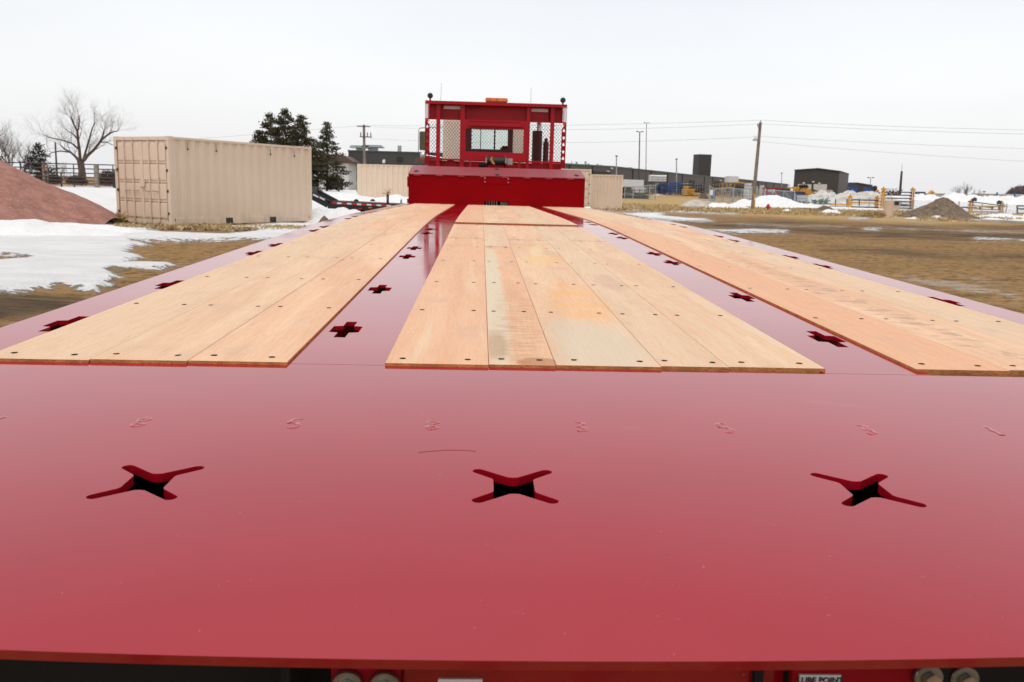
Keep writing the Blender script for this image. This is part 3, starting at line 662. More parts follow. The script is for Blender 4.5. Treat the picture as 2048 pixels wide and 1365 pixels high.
for a, b, zy in ((440, 608, 275), (1330, 1502, 308)):
    zc = RZ((a+b)/2, zy); mb = MB(); mb.box((RX(a), YR+.078, zc-.026), (RX(b), YR+.0835, zc+.026)); kb(mb, 'reflective_tape', 'tape_white', rack)
# window frame
mb = MB(); mb.box((RX(630), YR-.05, 2.335), (RX(1300), YR-.036, 2.475)); kb(mb, 'window_header', 'rack_red', rack)
mb = MB(); mb.box((RX(692), YR-.085, 2.37), (RX(1245), YR-.051, 2.435)); mb.box((RX(705), YR-.07, 2.44), (RX(1230), YR-.051, 2.452)); kb(mb, 'roller_bar', 'rack_red', rack, bevel=.006)
mb = MB(); mb.box((RX(622), YR-.05, 1.815), (RX(1290), YR-.036, 1.955)); kb(mb, 'window_sill', 'rack_red', rack)
for a, b in ((630, 668), (1255, 1300)): mb = MB(); mb.box((RX(a), YR-.048, 1.955), (RX(b), YR-.036, 2.335)); kb(mb, 'window_jamb', 'rack_red', rack)
# expanded metal: rows of zigzag strands
def expanded(x0, x1, z0, z1):
    pw, ph, t = .049, .031, .0088; mb = MB(); rows = int((z1-z0)/ph)
    for r in range(rows+1):
        zc = z0+r*ph
        if zc > z1-.005: break
        vs = []; n = int((x1-x0)/(pw/4))
        for i in range(n+1):
            x = x0+(x1-x0)*i/n; ph_ = ((x/pw+(r % 2)*.5) % 1.0); tri = [0, .0, .5, 1.0, 1.0, .5][0] if False else (1-abs(2*ph_-1)); tri = min(1, max(0, (tri-.28)/.44))
            z = zc+(tri-.5)*ph
            vs += [(x, YR+.003, z-t/2), (x, YR+.003, z+t/2), (x, YR+.009, z+t/2), (x, YR+.009, z-t/2)]
        mb.add(vs, [(i*4+j, i*4+(j+1) % 4, (i+1)*4+(j+1) % 4, (i+1)*4+j) for i in range(n) for j in range(4)])
    return mb
for a, b, z0_, z1_ in ((290, 370, 1.84, 2.46), (410, 612, 1.84, 2.46), (657, 1283, 1.96, 2.34), (1318, 1525, 1.84, 2.46), (1565, 1650, 1.84, 2.46)):
    kb(expanded(RX(a), RX(b), z0_, z1_), 'mesh_panel', 'maroon', rack)
# beacon, work lamps, antennas
bc = thing('beacon', None, None); bc.parent = K; ax, bxx = RX(860), RX(1087)
mb = MB(); mb.box((ax, YR-.05, TOPZ+.016), (bxx, YR+.14, TOPZ+.076)); kb(mb, 'beacon_lens', 'amber_lens', bc, bevel=.012)
mb = MB(); mb.box((ax+.01, YR-.04, TOPZ+.0005), (bxx-.01, YR+.13, TOPZ+.0155)); kb(mb, 'beacon_base', 'black_paint', bc)
for zx, zy in ((305, 163), (1645, 215)):
    wl = thing('work_lamp', None, None); wl.parent = K; cx_, cz = RX(zx), RZ(zx, zy)
    mb = MB(); prof = [(-.004, .0), (-.006, .036), (0, .044), (.02, .046), (.05, .034), (.07, .0)]; vs = []
    for d, r in prof: vs += [(cx_+r*math.cos(6.2832*j/18), YR-.03+d, cz+r*math.sin(6.2832*j/18)) for j in range(18)]
    mb.add(vs, [(i*18+j, i*18+(j+1) % 18, (i+1)*18+(j+1) % 18, (i+1)*18+j) for i in range(5) for j in range(18)]); kb(mb, 'lamp_head', 'black_paint', wl, smooth=True)
    mb = MB(); mb.cyl((cx_, YR, TOPZ), (cx_, YR, cz-.035), .014, n=8); kb(mb, 'lamp_stem', 'black_paint', wl)
for zx, zt_, dx in ((385, 35, .02), (1343, 80, 0)):
    mb = MB(); mb.tube([(RX(zx), 15.6, 2.62), (RX(zx)+dx, 15.6, RZ(zx, zt_)+.07)], [.004, .0022], 5); kb(mb, 'antenna', 'wire_dark', K)
# winch and its guard
gp_ = thing('winch', None, None); gp_.parent = K; YW = 14.2; q = lambda zx, zy: P(800+zx/5.055, 160+zy/5.055, YW)
a, b = q(712, 745), q(1208, 762); mb = MB()
mb.box((a.x-.012, YW-.012, 1.45), (a.x+.012, YW+.012, a.z)); mb.box((b.x-.012, YW-.012, 1.45), (b.x+.012, YW+.012, a.z)); mb.box((a.x+.0125, YW-.011, a.z-.024), (b.x-.0125, YW+.011, a.z-.001)); kb(mb, 'winch_guard', 'rack_red', gp_)
YW = 14.35; a, b, c_ = q(880, 785), q(1062, 785), q(970, 825); mb = MB(); mb.cyl((a.x, YW, c_.z), (b.x, YW, c_.z), .062, n=20)
for x in (a.x, b.x): mb.cyl((x-.014, YW, c_.z), (x+.014, YW, c_.z), .10, n=20)
mb.box((a.x-.02, YW-.02, c_.z+.085), (b.x+.02, YW+.05, c_.z+.098)); kb(mb, 'winch_drum', 'black_paint', gp_)
mb = MB(); 
for x in (a.x-.012, b.x+.012, (b.x+.05)): mb.cyl((x, YW-.10, c_.z-.03), (x, YW-.10, c_.z+.05), .012, n=8)
mb.box((b.x+.03, YW-.05, c_.z-.05), (b.x+.12, YW+.05, c_.z+.05)); kb(mb, 'winch_fitting', 'gray_box', gp_)
s0 = q(940, 800); mb = MB(); mb.tube([(s0.x-.01, YW-.11, c_.z+.07), (s0.x-.03, YW-.12, c_.z+.02), (s0.x+.0, YW-.12, c_.z-.03), (s0.x+.03, YW-.12, c_.z-.05)], [.014, .02, .02, .01], 8); kb(mb, 'winch_strap', 'strap_yellow', gp_)
mb = MB(); mb.cyl((a.x-.13, YW+.1, c_.z-.07), (a.x-.02, YW+.1, c_.z-.07), .045, n=14); kb(mb, 'winch_motor', 'hose_black', gp_)
mb = MB(); mb.tube([(RX(400)+.01*math.sin(t*2.1), YR+.06, RZ(400, 250+t*30)) for t in range(18)], .008, 6); mb.tube([(RX(660+t*22), YR-.04, RZ(700, 270)-.03*math.sin(t*.45)) for t in range(8)], .006, 6)
mb.tube([(RX(1520)-.01*math.sin(t), YR+.05, RZ(1520, 300+t*30)) for t in range(5)], .007, 6); mb.tube([(RX(400+t*20), YR-.03, 1.79-.015*math.sin(t*.8)) for t in range(11)], .008, 6); kb(mb, 'hose', 'hose_black', rack)
# cab: a shell with a rear window and a windshield one can see through
YC0, YC1 = 15.75, 17.3
cab = thing('cab', None, None); cab.parent = K
cx0, cx1, cz0, cz1 = P(886, 250, YC0).x, P(1049, 250, YC0).x, 1.0, 2.62
W0, W1, WZ0, WZ1 = P(932, 270, YC0).x, P(1019, 270, YC0).x, PT(975, 300, YC0), PT(975, 250, YC0)
def framewall(mb, y0, y1, xa, xb, za, zb_, wa, wb, wza, wzb):
    mb.box((xa, y0, za), (wa, y1, zb_)); mb.box((wb, y0, za), (xb, y1, zb_)); mb.box((wa, y0, za), (wb, y1, wza)); mb.box((wa, y0, wzb), (wb, y1, zb_))
mb = MB(); framewall(mb, YC0, YC0+.04, cx0, cx1, cz0, cz1, W0, W1, WZ0, WZ1); kb(mb, 'cab_rear_wall', 'cream_paint', cab)
mb = MB(); framewall(mb, YC0-.012, YC0-.001, W0-.05, W1+.06, WZ0-.04, WZ1+.12, W0+.10, W1-.03, WZ0+.01, WZ1-.07); mb.box(((W0+W1)/2-.13, YC0-.012, WZ0), ((W0+W1)/2-.115, YC0-.001, WZ1)); kb(mb, 'rear_window_frame', 'maroon', cab)
mb = MB(); mb.box((cx0, YC0+.041, cz1-.03), (cx1, YC1-.1, cz1)); mb.box((cx0, YC0+.041, cz0), (cx0+.03, YC1, cz1-.031)); mb.box((cx1-.03, YC0+.041, cz0), (cx1, YC1, cz1-.031)); mb.box((cx0, YC0+.041, cz0-.03), (cx1, YC1, cz0-.001)); kb(mb, 'cab_shell', 'cream_paint', cab)
mb = MB(); framewall(mb, YC1, YC1+.04, cx0, cx1, cz0, cz1-.05, cx0+.1, cx1-.1, 1.72, cz1-.14); mb.box((-.03, YC1, 1.72), (0, YC1+.03, cz1-.14)); kb(mb, 'windshield_frame', 'maroon', cab)
mb = MB(); mb.box((cx0+.1, YC1+.015, 1.72), (cx1-.1, YC1+.02, cz1-.14)); kb(mb, 'windshield', 'glass', cab)
for xx in (cx0+.32, cx1-.30):
    mb = MB(); mb.box((xx-.20, YC0+.25, 1.2), (xx+.20, YC0+.37, 1.98)); mb.box((xx-.11, YC0+.25, 1.985), (xx+.11, YC0+.34, 2.12)); kb(mb, 'seat', 'maroon', cab, bevel=.03)
mb = MB(); mb.box((-.9, YC1+.045, 1.0), (.86, YC1+1.5, 1.62)); kb(mb, 'hood', 'cream_paint', cab, bevel=.06)
# exhaust, air cleaner
ex = thing('exhaust', None, None); ex.parent = K
Y_ = 15.35; a, b = P(1063, 262, Y_), P(1085, 320, Y_); cxx = (a.x+b.x)/2
mb = MB(); mb.cyl((cxx, Y_, 1.2), (cxx, Y_, a.z), .085, n=18)
for k in range(10): mb.cyl((cxx, Y_, b.z+.05*k), (cxx, Y_, b.z+.05*k+.015), .091, n=18)
kb(mb, 'heat_shield', 'maroon', ex)
mb = MB(); mb.cyl((cxx+.03, Y_, a.z-.02), (cxx+.03, Y_, 2.55), .042, n=14); kb(mb, 'exhaust_pipe', 'chrome', ex)
c_ = P(1093, 282, Y_); mb = MB(); mb.cyl((c_.x, Y_+.1, 1.75), (c_.x, Y_+.1, 2.18), .05, n=14); mb.cyl((c_.x, Y_+.1, 2.18), (c_.x, Y_+.1, 2.24), .03, n=10); kb(mb, 'air_cleaner', 'maroon', K)
# mirror on the left of the cab
mi = thing('wing_mirror', None, None); mi.parent = K; Y_ = 17.2; a, b = P(839, 263, Y_), P(850, 301, Y_)
mb = MB(); mb.box((a.x, Y_, b.z), (b.x+.06, Y_+.05, a.z)); kb(mb, 'mirror_head', 'olive_paint', mi, bevel=.012)
mb = MB(); mb.tube([(cx0, Y_+.03, a.z+.10), (a.x+.02, Y_+.03, a.z+.07), (a.x-.02, Y_+.03, a.z+.02), (a.x-.02, Y_+.03, b.z-.03), (a.x+.03, Y_+.03, b.z-.08), (cx0, Y_+.03, b.z-.14)], .010, 6); kb(mb, 'mirror_bracket', 'chrome', mi)
a = P(847, 312, Y_); mb = MB(); mb.tube([(a.x, Y_-.02, a.z-.06), (a.x, Y_-.02, a.z-.03), (a.x, Y_-.02, a.z+.05), (a.x, Y_-.02, a.z+.07)], [.03, .06, .06, .02], 14); kb(mb, 'convex_mirror', 'chrome', mi, smooth=True)
# chassis, deck plate and wheels
mb = MB()
for xs in (-.45, .35): mb.box((xs, 12.95, .78), (xs+.10, 18.6, .98))
kb(mb, 'chassis', 'black_paint', K)
mb = MB(); mb.box((-1.2, 13.0, 1.22), (1.13, 14.80, 1.24)); kb(mb, 'truck_deck', 'red_frame', K)
wk = []
for y, xs in ((13.6, (-1.0, .94)), (14.9, (-1.0, .94)), (18.2, (-.98, .92))):
    for x in xs: wheel(K, x, y-14.9, .5, .3)

# ------------------------------------------------------------------ shipping containers
def corr(L, H, n, dpt):                            # trapezoid profile wall from x=0..L, facing -y, y in 0..dpt
    mb = MB(); pts = []; p = L/n
    for i in range(n):
        pts += [(i*p, 0), (i*p+p*.36, 0), (i*p+p*.5, dpt), (i*p+p*.86, dpt)]
    pts.append((L, 0)); vs = [(x, y, 0) for x, y in pts]+[(x, y, H) for x, y in pts]; k = len(pts)
    mb.add(vs, [(i, i+1, k+i+1, k+i) for i in range(k-1)]); return mb
def xf(mb, M): mb.v = [tuple(M @ Vector(v)) for v in mb.v]; return mb
def container(label, loc, ang, L=6.06, W=2.44, H=2.59, doors=True, nside=16, hooks=True, door_at_far=False):
    c = thing('shipping_container', label, 'container', loc, ang, 'tan shipping containers around the yard')
    f = MB(); t = .12
    for x in (0, L-t):
        for y in (0, W-t): f.box((x, y, .12), (x+t, y+t, H-.12))
    for x in (-.004, L-t-.05+.004):
        for y in (-.004, W-t-.05+.004):
            for z in (0, H-.119): f.box((x, y, z), (x+t+.05, y+t+.05, z+.119))
    for y in (.004, W-.064):
        f.box((t+.055, y, H-.075), (L-t-.055, y+.06, H-.01))
        for a, b in ((t+.055, L*.345), (L*.345+.30, L*.66), (L*.66+.30, L-t-.055)): f.box((a, y, .02), (b, y+.06, .20))
    for x in (.004, L-.064): f.box((x, t+.055, H-.115), (x+.06, W-t-.055, H-.01)); f.box((x, t+.055, .02), (x+.06, W-t-.055, .17))
    f.build('frame', 'container_paint', c)
    s1 = corr(L-2*t-.002, H-.275, nside, .045); xf(s1, Matrix.Translation((t+.001, .018, .20))); s1.build('side_wall', 'container_paint', c)
    s2 = corr(L-2*t-.002, H-.275, nside, .045); xf(s2, Matrix.Translation((L-t-.001, W-.018, .20)) @ Matrix.Rotation(math.pi, 4, 'Z')); s2.build('side_wall', 'container_paint', c)
    mb = corr(W-2*t-.002, H-.287, 9, .045); xf(mb, Matrix.Translation((L-.018, t+.001, .17)) @ Matrix.Rotation(math.pi/2, 4, 'Z')); mb.build('end_wall', 'container_paint', c)
    mb = MB(); n = 20; vs = []; p = (L-.1)/n
    for i in range(n+1):
        for y in (.066, W-.066): vs.append((.05+i*p, y, H-.028+(.02 if i % 2 else 0)))
    mb.add(vs, [(2*i, 2*i+1, 2*i+3, 2*i+2) for i in range(n)]); mb.build('roof', 'container_paint', c)
    mb = MB()
    for a in (L*.345, L*.66): mb.box((a+.002, .02, .03), (a+.298, W-.02, .195))
    mb.build('fork_pocket', 'container_dark', c)
    mb = MB(); mb.box((.07, .07, .10), (L-.07, W-.07, .14)); mb.build('floor', 'container_dark', c)
    if hooks:
        for a in (.115, .295, .675, .86):
            mb = MB(); x = L*a; mb.bar((x, .012, H-.14), (x, .006, H-.34), .010); mb.box((x-.02, -.012, H-.37), (x+.02, .016, H-.32)); mb.build('lashing_hook', 'container_dark', c)
    # door end at x=0, each leaf with ribs, bars and handles
    y0 = t+.004; wd = (W-2*t-.03)/2
    for k in range(2):
        a = y0+k*(wd+.022); mb = MB(); rows = [.19, .74, 1.30, 1.86, H-.13]
        mb.box((.034, a, .18), (.05, a+wd, H-.13))
        for z0, z1 in zip(rows, rows[1:]): mb.prism([(.012, z0+.03), (.0338, z0+.0), (.0338, z1-.075), (.012, z1-.10)], a+.05, a+wd-.04, 'y')
        d = mb.build('door', 'container_paint', c, bevel=.006)
        mb = MB(); mb.box((.004, a, .174), (.009, a+.012, H-.135)); mb.box((.004, a+wd-.012, .174), (.009, a+wd, H-.135))
        for z in rows[1:-1]: mb.box((.020, a+.05, z-.072), (.033, a+wd-.04, z-.05))
        mb.build('door_gasket', 'door_gasket', d)
        for u in (wd*.33, wd*.68):
            mb = MB(); mb.cyl((-.02, a+u, .10), (-.02, a+u, H-.06), .017, n=8)
            for z in (.25, .7, 1.4, 2.0, H-.2): mb.box((-.032, a+u-.035, z-.02), (.0015, a+u+.035, z+.02))
            b = mb.build('locking_bar', 'container_paint', d)
            mb = MB(); mb.bar((-.045, a+u-.02, .98), (-.045, a+u+(.26 if k == 0 else -.26), 1.0), .02); mb.build('bar_handle', 'door_gasket', b)
        for z in (.35, 1.0, 1.6, 2.25):
            yy = a-.02 if k == 0 else a+wd+.02; mb = MB(); mb.box((-.012, yy-.035, z-.04), (.012, yy+.035, z+.04)); mb.build('hinge', 'container_dark', d)
    mb = MB(); mb.box((.0, W/2-.05, .18), (.0335, W/2+.05, H-.14)); mb.build('door_astragal', 'container_paint', c)
    mb = MB(); mb.box((-.05, W/2-.14, 1.12), (-.004, W/2+.06, 1.30)); mb.build('lock_box', 'container_paint', c)
    return c
YB1 = 26.4; b = PX(341, YB1); hd = math.atan2(5.24, 3.04)
for _ in range(20):
    q = (b+6.06*math.cos(hd), YB1+6.06*math.sin(hd)); e_ = proj((q[0], q[1], 1))[0]-624; hd += e_*.0007
container('big tan container with its doors toward the pink gravel heap', (b, YB1, PT(341, 452, YB1)), hd)
YC = 62; x = PX(714.5, YC); container('tan container standing behind the black trailer, left of the red truck', (x, YC, PT(714.5, 328, YC)-2.59), rad(-3.5), doors=False, hooks=False)
YC = 59; x = PX(1181, YC); container('tan container with barred doors right behind the red box', (x, YC, PT(1181, 339, YC)-2.59), rad(88), doors=True, hooks=False)
YC = 66; x = PX(1248, YC); container('plain ended tan container at the edge of the dry grass', (x-2.46, YC+6.06, PT(1248, 350.5, YC)-2.59), rad(-91), doors=False, hooks=False)

# ------------------------------------------------------------------ heaps and snow banks
def heap(name, label, cat, peaks, m, rough_=.25, n=70, fs=1.6, seed=0, zb=None, group=None, pad=1.0, toe=.35):
    # peaks: (X, Y, height above ground, radius x, radius y)
    from mathutils import noise as mn
    xs = [p[0]-p[3]*pad for p in peaks]+[p[0]+p[3]*pad for p in peaks]; ys = [p[1]-p[4]*pad for p in peaks]+[p[1]+p[4]*pad for p in peaks]
    x0, x1, y0, y1 = min(xs), max(xs), min(ys), max(ys); cx, cy = (x0+x1)/2, (y0+y1)/2; base = zb if zb is not None else G(cx, cy)
    nx = n; ny = max(12, min(n, int(n*(y1-y0)/(x1-x0)))); H = {}
    hm = max(p[2] for p in peaks)
    for i in range(nx+1):
        for j in range(ny+1):
            x = x0+(x1-x0)*i/nx; y = y0+(y1-y0)*j/ny; h = -.3*hm; wob = mn.noise(Vector((x*.5, y*.5, seed)))*.14
            for (px_, py_, ph, rx_, ry_) in peaks:
                d = math.sqrt(((x-px_)/rx_)**2+((y-py_)/ry_)**2+.03)-.10+wob*.8
                s_ = 1-d; v = ph*(s_*(1-toe)+toe*max(0, s_)**2) if s_ > 0 else ph*s_*.5
                if d < .25: v -= ph*.35*(.25-max(0, d))**1.5
                h = max(h, v)
            q = mn.fractal(Vector((x*fs, y*fs, seed*3.1)), .8, 2.1, 5)*rough_*min(1, max(.15, h/hm+.3)); H[i, j] = (x-cx, y-cy, h+q)
    mb = MB(); idx = {}; eps = -.12*hm-.05
    for k, v in H.items(): idx[k] = len(mb.v); mb.v.append((v[0], v[1], max(v[2], eps)))
    for i in range(nx):
        for j in range(ny):
            ks = [(i, j), (i+1, j), (i+1, j+1), (i, j+1)]
            if max(H[k][2] for k in ks) > eps: mb.f.append(tuple(idx[k] for k in ks)); mb.m.append(0)
    o = mb.build(name, m, None, smooth=True); o.location = (cx, cy, base); return tag(o, label, cat, group)
def pk(px_, Y, ytop, rpx, ry, base=None):
    X = PX(px_, Y); b = G(X, Y) if base is None else base; return (X, Y, PT(px_, ytop, Y)-b, rpx*Y/F, ry)
heap('gravel_heap', 'big heap of pink gravel at the left edge of the yard', 'gravel heap', [(PX(-175, 26.5), 26.5, 3.3, 5.9, 4.3), (PX(10, 27), 27, 1.0, 3.3, 2.6)], 'gravel_pink', .06, 110, 2.5, 3, 0)
SG = 'snow heaps around the yard'
heap('snow_heap', 'low snow bank lying along the foot of the pink gravel', 'snow heap', [(PX(30, 20.6), 20.8, .42, 2.6, 1.3), (PX(120, 21.5), 22, .30, 2.6, 1.2), (PX(-120, 20.6), 21, .5, 2.6, 1.2)], 'snow_clean', .07, 70, 2, 5, 0, SG)
heap('snow_heap', 'lumpy snow mound in front of the black trailer', 'snow heap', [pk(645, 33, 411, 50, 1.6), pk(690, 33, 414, 70, 1.7), pk(740, 32, 420, 50, 1.2)], 'snow_clean', .12, 70, 2, 6, None, SG)
heap('snow_heap', 'long snow bank between the black trailer and the container behind it', 'snow heap', [pk(700, 56, 388, 120, 3), pk(800, 55, 391, 110, 3), pk(640, 60, 388, 60, 3)], 'snow_clean', .12, 70, 1, 8, None, SG)
heap('snow_heap', 'small snow lump at the right bottom corner of the red box', 'snow heap', [pk(1176, 50, 411, 26, 1.2)], 'snow_clean', .07, 40, 2, 9, None, SG)
heap('snow_heap', 'tall clean snow heap beside the leaning utility pole', 'snow heap', [pk(1536, 95, 385, 62, 3.2), pk(1570, 95, 395, 60, 3), pk(1600, 94, 406, 44, 2.5), pk(1490, 95, 396, 34, 2.4)], 'snow_clean', .16, 80, .8, 11, None, SG)
heap('snow_heap', 'grey gritty snow heap with a white tip left of the utility pole', 'snow heap', [pk(1393, 88, 398, 34, 2), pk(1412, 88, 402, 40, 2)], 'snow_grey', .2, 50, 1.4, 12, None, SG)
heap('snow_heap', 'low white snow bank left of the foot of the utility pole', 'snow heap', [pk(1440, 87, 403, 44, 1.6), pk(1475, 86, 410, 30, 1.3)], 'snow_clean', .12, 50, 1.4, 13, None, SG)
heap('snow_heap', 'small snow lump on the grass right of the red hydrant', 'snow heap', [pk(1577, 76, 417, 9, .8)], 'snow_clean', .06, 30, 3, 14, None, SG)
heap('snow_heap', 'small snow heap with a dirty end in front of the fence', 'snow heap', [pk(1662, 73, 418, 22, 1.1), pk(1672, 73, 417, 14, 1)], 'snow_clean', .1, 44, 2.5, 15, None, SG)
heap('snow_heap', 'dirty pointed snow heap in front of the dark warehouse doors', 'snow heap', [pk(1643, 122, 378, 40, 4), pk(1660, 120, 388, 40, 3.5)], 'snow_dirty', .5, 70, .7, 16, None, SG)
heap('snow_heap', 'wide dirty snow ridge below the blue boxes', 'snow heap', [pk(1703, 124, 380, 70, 5), pk(1682, 118, 389, 50, 4), pk(1732, 122, 381, 70, 5), pk(1758, 118, 383, 55, 5)], 'snow_dirty', .45, 90, .7, 17, None, SG)
heap('snow_heap', 'long white snow ridge behind the yellow racks', 'snow heap', [pk(1775, 122, 388, 90, 5), pk(1815, 122, 389, 90, 5), pk(1850, 122, 388, 90, 5), pk(1885, 120, 387, 90, 5), pk(1915, 118, 387, 80, 5)], 'snow_clean', .55, 110, .45, 18, None, SG, toe=.05)
heap('snow_heap', 'humped white snow ridge behind the right orange rack', 'snow heap', [pk(1950, 118, 391, 70, 5), pk(1975, 118, 392, 70, 5), pk(2004, 118, 391, 75, 5), pk(2034, 116, 390, 70, 5), pk(2070, 116, 393, 80, 5)], 'snow_clean', .6, 90, .6, 19, None, SG, toe=.05)
heap('snow_heap', 'small snow bank at the front foot of the brown dirt heap', 'snow heap', [pk(1880, 58, 432, 28, .9), pk(1833, 60, 434, 16, .8)], 'snow_clean', .1, 60, 2.5, 20, None, SG)
heap('snow_heap', 'snow bank left of the tan concrete cylinder', 'snow heap', [pk(1755, 66, 427, 24, 1)], 'snow_clean', .1, 40, 2.5, 21, None, SG)
heap('snow_heap', 'flat snow bank at the right edge behind the kerb', 'snow heap', [pk(2010, 72, 426, 60, 1.6), pk(1990, 60, 436, 46, 1), pk(2060, 60, 437, 50, 1)], 'snow_clean', .1, 70, 1.6, 22, None, SG)
heap('dirt_heap', 'brown conical dirt heap between the tan cylinder and the orange rack', 'dirt heap', [pk(1888, 65, 390, 62, 2.9), pk(1870, 64, 401, 66, 2.4)], 'dirt_grey', .14, 90, 2, 23, 0)
heap('soil_mound', 'small lump of brown soil by the right end of the big container', 'soil heap', [pk(648, 26.5, 430, 24, .5)], 'mud', .05, 40, 4, 24, 0)
heap('soil_mound', 'dark soil lump lying right of the clean snow heap', 'soil heap', [pk(1650, 84, 411, 26, 1)], 'mud', .1, 40, 2, 25, None)

# ------------------------------------------------------------------ trees and shrubs
def grow(mb, p, d, L, r, dep, rnd, spread, upb, segs):
    pts = [p]; rs = [r]; k = 3; side = []
    for i in range(k):
        d = (d+Vector((rnd.gauss(0, .13), rnd.gauss(0, .13), rnd.gauss(0, .10)+upb*.12))).normalized(); p = p+d*(L/k); pts.append(p); rs.append(r*(1-.45*(i+1)/k))
        if i < k-1: side.append((p.copy(), d.copy(), rs[-1]))
    mb.tube(pts, rs, 5 if dep > 3 else 3, cap=False); segs[0] += 1
    if dep <= 0: return
    def branch(p_, d_, r_, L_):
        a = d_.orthogonal().normalized(); a.rotate(Matrix.Rotation(rnd.uniform(0, 6.28), 3, d_)); nd = (d_+a*rnd.uniform(.45, 1.0)*spread+Vector((0, 0, upb*.25))).normalized()
        grow(mb, p_, nd, L_, r_, dep-1, rnd, spread, upb, segs)
    for _ in range(2 if rnd.random() < .75 else 3): branch(p, d, rs[-1]*.9, L*rnd.uniform(.66, .84))
    for sp_, sd_, sr in side:
        if rnd.random() < .75: branch(sp_, sd_, sr*.55, L*rnd.uniform(.45, .65))
def bare_tree(name, label, cat, px_, Y, ytop, seed, dep=5, spread=.8, tr=.2, group=None, lean=(0, 0), mt='twig', trunkf=.22):
    rnd = random.Random(seed); g = PG(px_, Y); H = PT(px_, ytop, Y)-g.z; t = thing(name, label, cat, g, 0, group)
    tb = MB(); hk = H*trunkf; tb.tube([(0, 0, -.2), (0, 0, hk*.5), (lean[0]*.5, 0, hk)], [tr*1.3, tr, tr*.8], 8); tb.build('trunk', 'bark', t)
    mb = MB(); sg = [0]
    for k in range(4):
        a = k*1.57+rnd.uniform(0, 1); grow(mb, Vector((lean[0]*.5, 0, hk*.95)), Vector((math.cos(a)*spread*.55+lean[0]*.3, math.sin(a)*spread*.55, 1)).normalized(), H*.27, tr*.6, dep, rnd, spread, .8, sg)
    mb.build('crown', mt, t); return t
# the large bare tree, limbs laid out by hand
def big_tree():
    Y = 110; g = PG(165, Y); t = thing('bare_tree', 'large bare tree with a wide crown standing behind the pipe fence', 'tree', g); rnd = random.Random(8)
    def L(x, y, dy=0): v = P(x, y, Y); return Vector((v.x-g.x, dy, v.z-g.z))
    mb = MB(); mb.tube([(0, 0, -.3), L(165, 350), L(162, 330), L(161, 322)], [.52, .42, .40, .42], 10); mb.build('trunk', 'bark', t)
    limbs = [([(160, 325, 0), (150, 314, .2), (138, 305, .5), (122, 298, .9), (112, 290, 1.2)], .26), ([(161, 324, 0), (161, 300, -.3), (160, 282, -.5), (161, 264, -.8), (154, 248, -1), (150, 236, -1)], .26),
             ([(167, 322, 0), (174, 310, .3), (184, 300, .5), (195, 285, .6), (199, 274, .8), (202, 262, .9)], .28), ([(195, 284, .6), (206, 276, .2), (220, 267, 0), (230, 264, -.4), (240, 263, -.6)], .18),
             ([(166, 322, 0), (168, 300, .6), (172, 275, 1.0), (175, 256, 1.3), (179, 244, 1.5)], .2), ([(161, 290, -.4), (154, 278, .2), (142, 268, .6), (130, 262, .8)], .15), ([(138, 305, .5), (126, 303, -.6), (112, 306, -1), (104, 312, -1)], .12),
             ([(196, 284, .6), (206, 284, 1.2), (216, 290, 1.6)], .1), ([(158, 300, .1), (150, 288, -.8), (136, 282, -1.6), (118, 278, -2), (104, 272, -2)], .14), ([(162, 262, -.8), (168, 246, -1.2), (170, 232, -1.6)], .12)]
    lb = MB(); tw = MB(); sg = [0]
    for pts, r in limbs:
        r *= .78; V = [L(*p) for p in pts]; k = len(V); rs = [r*(1-.62*i/(k-1)) for i in range(k)]; lb.tube(V, rs, 6)
        for i in range(1, k):
            d = (V[i]-V[i-1]).normalized(); n_ = 3 if i == k-1 else 1
            for _ in range(n_):
                a = d.orthogonal().normalized(); a.rotate(Matrix.Rotation(rnd.uniform(0, 6.28), 3, d)); nd = (d*.9+a*rnd.uniform(.3, .9)+Vector((0, 0, .25))).normalized()
                grow(tw, V[i], nd, rnd.uniform(.95, 1.4), rs[i]*.34, 4, rnd, .95, .35, sg)
    lb.build('limbs', 'bark', t); tw.build('crown', 'twig', t)
big_tree()
BT = 'bare trees beyond the fences'
bare_tree('bare_tree', 'bare tree at the left edge above the pink gravel heap', 'tree', 24, 112, 262, 21, 5, .75, .15, BT)
bare_tree('bare_tree', 'thin bare tree rising between the left edge and the dark cedar', 'tree', 52, 122, 282, 33, 4, .9, .14, BT, mt='twig_far')
bare_tree('bare_tree', 'bare twiggy tree cut by the left edge of the picture', 'tree', -14, 105, 236, 35, 5, .8, .2, BT)
bare_tree('bare_tree', 'small pale bare tree seen through the pipe fence left of the big trunk', 'tree', 133, 125, 322, 37, 4, .9, .07, BT, mt='twig_far')
bare_tree('bare_tree', 'bare twiggy tree above the low white buildings, right one of a pair', 'tree', 1930, 210, 367, 41, 5, .8, .14, BT, mt='twig_far')
bare_tree('bare_tree', 'bare twiggy tree above the low white buildings, left one of a pair', 'tree', 1915, 214, 370, 42, 4, .9, .12, BT, mt='twig_far')
bare_tree('bare_tree', 'small faint bare tree right behind the long snow ridge', 'tree', 1952, 150, 378, 43, 4, .9, .07, BT, mt='twig_far')
bare_tree('bare_tree', 'tiny bare tree just left of the dark warehouse', 'tree', 1576, 200, 368, 44, 4, .9, .07, BT, mt='twig_far')
